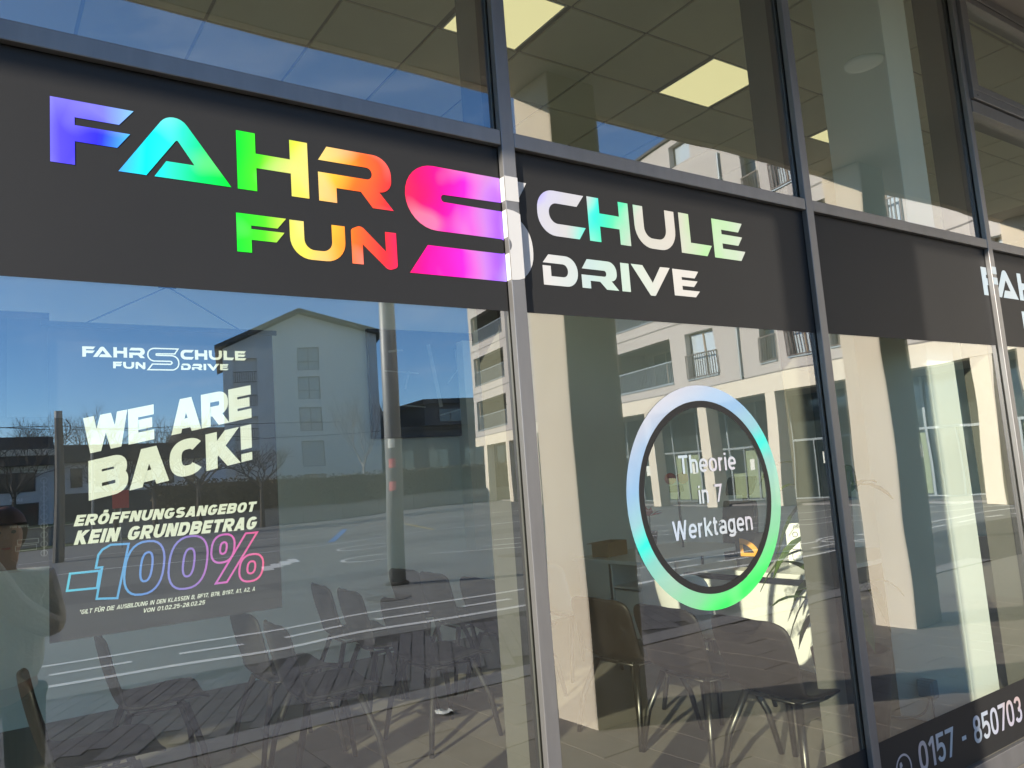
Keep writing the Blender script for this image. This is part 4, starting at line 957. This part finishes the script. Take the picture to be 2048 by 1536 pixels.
for (x0, x1, z0, z1), kd in zip(ops, kinds):
    if kd == 'L':
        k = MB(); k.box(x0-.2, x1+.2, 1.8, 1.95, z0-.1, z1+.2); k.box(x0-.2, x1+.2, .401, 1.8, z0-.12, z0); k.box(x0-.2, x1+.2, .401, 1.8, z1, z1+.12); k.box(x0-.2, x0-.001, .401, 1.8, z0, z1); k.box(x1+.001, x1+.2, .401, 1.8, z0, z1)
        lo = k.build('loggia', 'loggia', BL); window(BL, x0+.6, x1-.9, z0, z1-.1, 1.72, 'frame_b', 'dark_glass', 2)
        railing(BL, x0, x1, z0+.02, z0+.95, .12); MB().box(x1-.24, x1-.12, .15, .3, z0, z1).build('post', 'frame_b', BL); MB().box(x0-.01, x1+.01, -.05, .4, z0-.05, z0+.001).build('ledge', 'rail', BL)
    elif kd == 'D':
        window(BL, x0, x1, z0, z1, .25, 'frame_b', 'curtain_glass', 1); railing(BL, x0-.05, x1+.05, z0+.02, z0+.98, -.04, 'rail_d', .13); MB().box(x0-.03, x1+.03, -.06, .24, z0-.05, z0+.0).build('sill', 'rail', BL)
    elif kd == 'n':
        window(BL, x0, x1, z0, z1, .25, 'frame_b', 'dark_glass', 0); railing(BL, x0-.04, x1+.04, z0+.02, z0+.98, -.04, 'rail_d', .13); MB().box(x0-.03, x1+.03, -.06, .24, z0-.05, z0+.0).build('sill', 'rail', BL)
    else:
        window(BL, x0, x1, z0, z1, .25, 'frame_b', 'dark_glass', 1)
# top storey and body
BT = empty('attic_storey', (LB0, 0, 0)); BT.parent = B
aops = [(s-LB0, e-LB0, 13.9, 14.9) for s, e in ((11.0, 12.4), (5.6, 6.9), (16, 17.5), (24, 25.4), (30, 31.4))]
facade(BT, 'attic_wall', 'bwall', LB1-LB0, 13.452, 15.2, aops, .4)
for x0, x1, z0, z1 in aops: window(BT, x0, x1, z0, z1, .25, 'frame_b', 'curtain_glass', 0)
box('roof', 'roof', BT, -.15, LB1-LB0+.15, -.12, 12, 15.2, 15.32)
box('body', 'bwall', BT, .01, LB1-LB0-.01, 2.2, 12, 4.6, 15.19)
box('antenna', 'rail', BT, 27.2, 27.24, .5, .54, 15.32, 16.3)
# ground floor arcade
BG = empty('ground_arcade', (LB0, 0, 0)); BG.parent = B
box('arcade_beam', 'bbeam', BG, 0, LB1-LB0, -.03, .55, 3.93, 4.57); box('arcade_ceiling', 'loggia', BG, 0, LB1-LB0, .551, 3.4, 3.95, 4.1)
for k in range(-3, 10):
    s = k*3.96+.1
    if s+.2 < LB1: bevel(MB().box(s-.28-LB0, s+.28-LB0, -.02, .5, 0, 3.929).build('arcade_pillar', 'bbeam', BG), .01)
for k in range(-7, 19):
    s = k*1.98+.1
    if s+1.98 > LB1+.2: continue
    z0 = .05
    fr = MB(); x0 = s-LB0
    fr.box(x0-.05, x0+.05, 2.6, 2.72, 0, 3.94); fr.box(x0+.05, x0+1.93, 2.6, 2.72, 2.2, 2.28); fr.box(x0+.05, x0+1.93, 2.6, 2.72, 0, .10); fr.box(x0+.96, x0+1.02, 2.6, 2.72, .10, 2.2)
    o = fr.build('shop_window', 'rail', BG); MB().box(x0+.05, x0+1.93, 2.66, 2.68, .1, 3.94).build('pane', 'dark_glass', o)
    if k % 3 != 1:
        MB().box(x0+.10, x0+.92, 2.64, 2.655, .15, (1.15 if k % 2 else 2.1)).build('lower_panel', 'green_panel', o)
        MB().box(x0+1.06, x0+1.9, 2.64, 2.655, .15, (2.1 if k % 4 == 0 else 1.2)).build('lower_panel', 'green_panel', o)
    if k % 2 == 0: MB().box(x0+.3, x0+.62, 2.62, 2.636, 1.3, 1.75).build('notice', 'print_white', o)
for sp in (9.5, 19.2, 28.0): MB().tube([(sp-LB0, -.07, 4.6), (sp-LB0, -.07, 13.4)], .05, 8).build('downpipe', 'rail', BL)
for zz in (4.572, 7.45, 10.4): MB().box(0, LB1-LB0, -.012, -.002, zz, zz+.05).build('joint_strip', 'loggia', BL)
box('plinth', 'kerb', BG, 0, LB1-LB0, .5, 3.4, -.05, .06)

H = empty('gabled_house', (31.5, -64.9, -.03), PI+math.radians(15), 'tall grey house with a low gable and one column of windows', 'building')
H.scale = (.92, 1, 1); prof = [(0, 0), (14.7, 0), (14.7, 14.9), (7.5, 17.9), (0, 15.9)]
hops = [(5.6, 7.7, 12.7, 14.8), (5.6, 7.7, 10.05, 12.1), (5.6, 7.7, 7.2, 9.3), (5.6, 7.7, 4.0, 6.3), (5.6, 7.7, 1.2, 3.3), (11.6, 13.8, 9.6, 14.0), (11.6, 13.8, 4.5, 8.6)]
facade(H, 'front_wall', 'render', 14.7, 0, 14.9, hops, .35)
MB().add([(14.7, y, 14.901) for y in (0, .35)]+[(0, y, 14.901) for y in (0, .35)]+[(0, y, 15.9) for y in (0, .35)]+[(7.5, y, 17.9) for y in (0, .35)], [(0, 2, 4, 6), (1, 7, 5, 3), (0, 6, 7, 1), (6, 4, 5, 7), (4, 2, 3, 5), (0, 1, 3, 2)]).build('gable', 'render', H)
MB().add([(x, y, z) for y in (.36, 14) for x, z in prof], [(0, 1, 2, 3, 4), (9, 8, 7, 6, 5), (0, 4, 9, 5), (1, 6, 7, 2), (4, 3, 8, 9), (3, 2, 7, 8)]).build('body', 'render', H)
for xa, za, xb, zb in ((-.7, 15.75, 7.5, 17.95), (7.5, 17.95, 15.4, 14.75)):
    MB().add([(xa, -.8, za), (xb, -.8, zb), (xb, 14.5, zb), (xa, 14.5, za), (xa, -.8, za+.35), (xb, -.8, zb+.35), (xb, 14.5, zb+.35), (xa, 14.5, za+.35)], [(3, 2, 1, 0), (4, 5, 6, 7), (0, 1, 5, 4), (1, 2, 6, 5), (2, 3, 7, 6), (3, 0, 4, 7)]).build('roof', 'roof', H)
for k, (x0, x1, z0, z1) in enumerate(hops[:5]):
    o = window(H, x0, x1, z0, z1, .12, 'house_frame', 'shutter' if k == 3 else 'house_pane', 0 if k == 3 else 1)
    if k != 3: MB().box(x0+.05, x1-.05, .10, .19, z0+.75, z0+.83).build('crossbar', 'house_frame', o)
for x0, x1, z0, z1 in hops[5:]:
    MB().box(x0-.1, x1+.1, .362, .40, z0, z1).build('loggia_recess', 'roof', H); railing(H, x0, x1, z0, z0+1.0, .1, 'rail_d', .2); railing(H, x0, x1, z0+(z1-z0)*.5, z0+(z1-z0)*.5+1, .1, 'rail_d', .2)
N = empty('dark_flat_roofed_block', (54.3, -74, -.03), PI, 'dark blue grey flat roofed block right of the gabled house', 'building')
box('lower_wing', 'navy', N, 0, 20, 0, 12, 0, 7.6); box('roof', 'roof', N, -.2, 20.2, -.3, 12.2, 7.601, 7.95)
box('upper_wing', 'navy', N, 0, 13.6, -1, 10, 7.96, 10.2); box('upper_roof', 'roof', N, -.4, 14, -1.5, 10.4, 10.201, 10.7)
for k in range(3): window(N, 1.2+4*k, 3.9+4*k, 8.3, 9.7, -1.05, 'roof', 'dark_glass', 1)
for k in range(4): window(N, 2+4.2*k, 4.4+4.2*k, 3.2, 5.4, -.05, 'roof', 'dark_glass', 1)
MB().add([(19.7, 2, 16.8), (16.6, 2, 7.96), (16.6, 12, 7.96), (19.7, 12, 16.8), (20, 2, 16.8), (20, 2, 7.96), (20, 12, 7.96), (20, 12, 16.8)], [(0, 1, 2, 3), (4, 7, 6, 5), (0, 4, 5, 1), (2, 6, 7, 3), (0, 3, 7, 4)]).build('side_roof', 'roof', N)
Lh = empty('low_shop_building', (4.7, -58, -.03), PI, 'low flat roofed building with a pale band over its dark shop windows', 'building')
box('wall', 'render_w', Lh, 0, 14.7, 0, 10, 0, 5.0); box('canopy', 'bbeam', Lh, -.1, 14.8, -1.2, 0, 5.1, 5.5); box('roof', 'roof', Lh, 0, 14.7, .001, 10, 5.55, 6.4); box('fascia', 'roof', Lh, 0, 14.7, -1.0, 0, 4.5, 5.09)
for k in range(5): window(Lh, 1+2.8*k, 3+2.8*k, 2.9, 4.1, -.05, 'roof', 'dark_glass', 1); window(Lh, .8+2.8*k, 3.2+2.8*k, .2, 2.2, -.05, 'roof', 'dark_glass', 1)
Wh = empty('white_low_house', (14.6, -60, -.03), PI, 'low white house with a dark roof and narrow windows behind the poster letters', 'building')
box('wall', 'render_w', Wh, 0, 9.5, 0, 8, 0, 4.7); box('roof', 'roof', Wh, -.3, 9.8, -.6, 8.4, 4.701, 5.9); box('base_band', 'navy', Wh, .01, 9.49, -.04, -.001, .0, 2.6)
for k in range(6): window(Wh, .6+1.5*k, 1.3+1.5*k, 3.0, 4.3, -.05, 'roof', 'dark_glass', 0)
Rd = empty('long_row_of_houses', (150, -110, -.03), PI, 'far row of pale houses with dark roofs along the horizon', 'building')
for k in range(13):
    h = 5+2.2*((k*7) % 4); x0 = 30+k*14
    box('wall', 'render' if k % 2 else 'render_w', Rd, x0, x0+12, 0, 10, 0, h)
    MB().add([(x0-.3, -.3, h), (x0+12.3, -.3, h), (x0+12.3, 10.3, h), (x0-.3, 10.3, h), (x0-.3, 5, h+2.4), (x0+12.3, 5, h+2.4)], [(0, 1, 5, 4), (2, 3, 4, 5), (0, 4, 3), (1, 2, 5), (3, 2, 1, 0)]).build('roof', 'roof', Rd)

# ------------------------------------------------------------------ the photographer, seen only as a reflection
P = empty('person', (.13, -2.30, 0), 0, 'person in a pale fleece jacket mirrored at the left edge of the glass', 'person')
def skinned(name, verts, edges, radii, m, parent, sub=2):
    me = bpy.data.meshes.new(name); me.from_pydata(verts, edges, []); o = mesh_obj(name, me, m, parent)
    sk_ = o.modifiers.new('skin', 'SKIN')
    for i, r in enumerate(radii):
        v = me.skin_vertices[0].data[i]; v.radius = r if isinstance(r, tuple) else (r, r); v.use_root = (i == 0)
    sb = o.modifiers.new('sub', 'SUBSURF'); sb.levels = sub; sb.render_levels = sub
    return o
bv = [(0, 0, .86), (0, .0, 1.02), (0, .0, 1.20), (0, .0, 1.30), (0, .01, 1.36), (0.02, .02, 1.42), (.03, .03, 1.50), (.03, .02, 1.57),
      (.16, 0, 1.28), (.21, .05, 1.06), (.05, .17, 1.20), (-.08, .165, 1.47), (-.11, .165, 1.53),
      (-.16, 0, 1.28), (-.26, .06, 1.10), (-.27, .14, 1.32), (-.215, .165, 1.50), (-.20, .165, 1.55),
      (.09, 0, .80), (.10, .02, .45), (.10, -.02, .07), (.11, .10, .035), (-.09, 0, .80), (-.10, .02, .45), (-.10, -.02, .07), (-.11, .10, .035)]
be = [(0, 1), (1, 2), (2, 3), (3, 4), (4, 5), (5, 6), (6, 7), (3, 8), (8, 9), (9, 10), (10, 11), (11, 12), (3, 13), (13, 14), (14, 15), (15, 16), (16, 17), (0, 18), (18, 19), (19, 20), (20, 21), (0, 22), (22, 23), (23, 24), (24, 25)]
brd = [(.16, .11), (.145, .10), (.17, .11), (.13, .09), .055, (.062, .07), (.078, .092), (.066, .078), .06, .045, .036, .03, .032, .06, .045, .036, .03, .032, .085, .062, .045, .035, .085, .062, .045, .035]
skinned('body', bv, be, brd, 'skin', P)
jv = [(0, 0, .80), (0, 0, 1.0), (0, 0, 1.2), (0, 0, 1.30), (0, .0, 1.365), (.17, 0, 1.285), (.215, .05, 1.06), (.06, .165, 1.195), (-.055, .166, 1.42), (-.17, 0, 1.285), (-.265, .06, 1.10), (-.272, .135, 1.30), (-.225, .163, 1.46)]
skinned('jacket', jv, [(0, 1), (1, 2), (2, 3), (3, 4), (3, 5), (5, 6), (6, 7), (7, 8), (3, 9), (9, 10), (10, 11), (11, 12)], [(.20, .15), (.20, .15), (.215, .15), (.17, .125), (.10, .10), .085, .075, .062, .05, .085, .075, .062, .05], 'jacket', P)
skinned('trousers', [(0, 0, .88), (.10, 0, .78), (.105, .02, .45), (.105, -.015, .09), (-.10, 0, .78), (-.105, .02, .45), (-.105, -.015, .09)], [(0, 1), (1, 2), (2, 3), (0, 4), (4, 5), (5, 6)], [(.17, .125), .10, .08, .065, .10, .08, .065], 'trousers', P)
hm = MB(); nu, nv = 16, 10; vs = []; fs = []
for i in range(nv+1):
    th = PI*i/nv
    for j in range(nu):
        a_ = 2*PI*j/nu; vs.append((.03+.086*math.sin(th)*math.cos(a_), .005+.104*math.sin(th)*math.sin(a_), 1.528+.112*math.cos(th)))
for i in range(nv):
    for j in range(nu):
        q = (i*nu+j, i*nu+(j+1) % nu, (i+1)*nu+(j+1) % nu, (i+1)*nu+j); cy = sum(vs[k][1] for k in q)/4; cz = sum(vs[k][2] for k in q)/4
        if cz > 1.572 or cy < .0: fs.append(q)
hm.add(vs, fs).build('hair', 'hair', P, True)
skinned('nose', [(.03, .115, 1.515), (.03, .128, 1.49)], [(0, 1)], [.010, .014], 'skin', P, 1)
for sx in (-.028, .028):
    MB().lathe([(.001, -.009), (.008, -.005), (.009, 0), (.008, .005), (.001, .009)], n=10).build('eye', 'black', P, True).location = (.03+sx, .105, 1.525)
skinned('mouth', [(.012, .108, 1.455), (.03, .114, 1.453), (.048, .108, 1.455)], [(0, 1), (1, 2)], [.004, .006, .004], 'red_leaf', P, 1)
for hx, sgn in ((-.11, 1), (-.20, -1)):
    for k in range(4):
        skinned('finger', [(hx, .165, 1.535+.0), (hx-.004*sgn+.0*k, .178, 1.515+.022*k+.02), (hx-sgn*.022, .186, 1.520+.022*k+.02)], [(0, 1), (1, 2)], [.011, .009, .008], 'skin', P, 1)
    skinned('thumb', [(hx, .165, 1.53), (hx-sgn*.02, .172, 1.515), (hx-sgn*.035, .178, 1.530)], [(0, 1), (1, 2)], [.012, .010, .009], 'skin', P, 1)
phn = empty('mobile_phone', (0.015, -2.111, 1.60), 0, 'dark mobile phone held upright by the person in the pale jacket', 'phone')
bevel(MB().box(-.036, .036, -.008, 0, -.075, .075).build('case', 'black', phn), .005)
MB().box(-.033, .033, -.0087, -.0081, -.070, .070).build('screen', 'tv', phn)
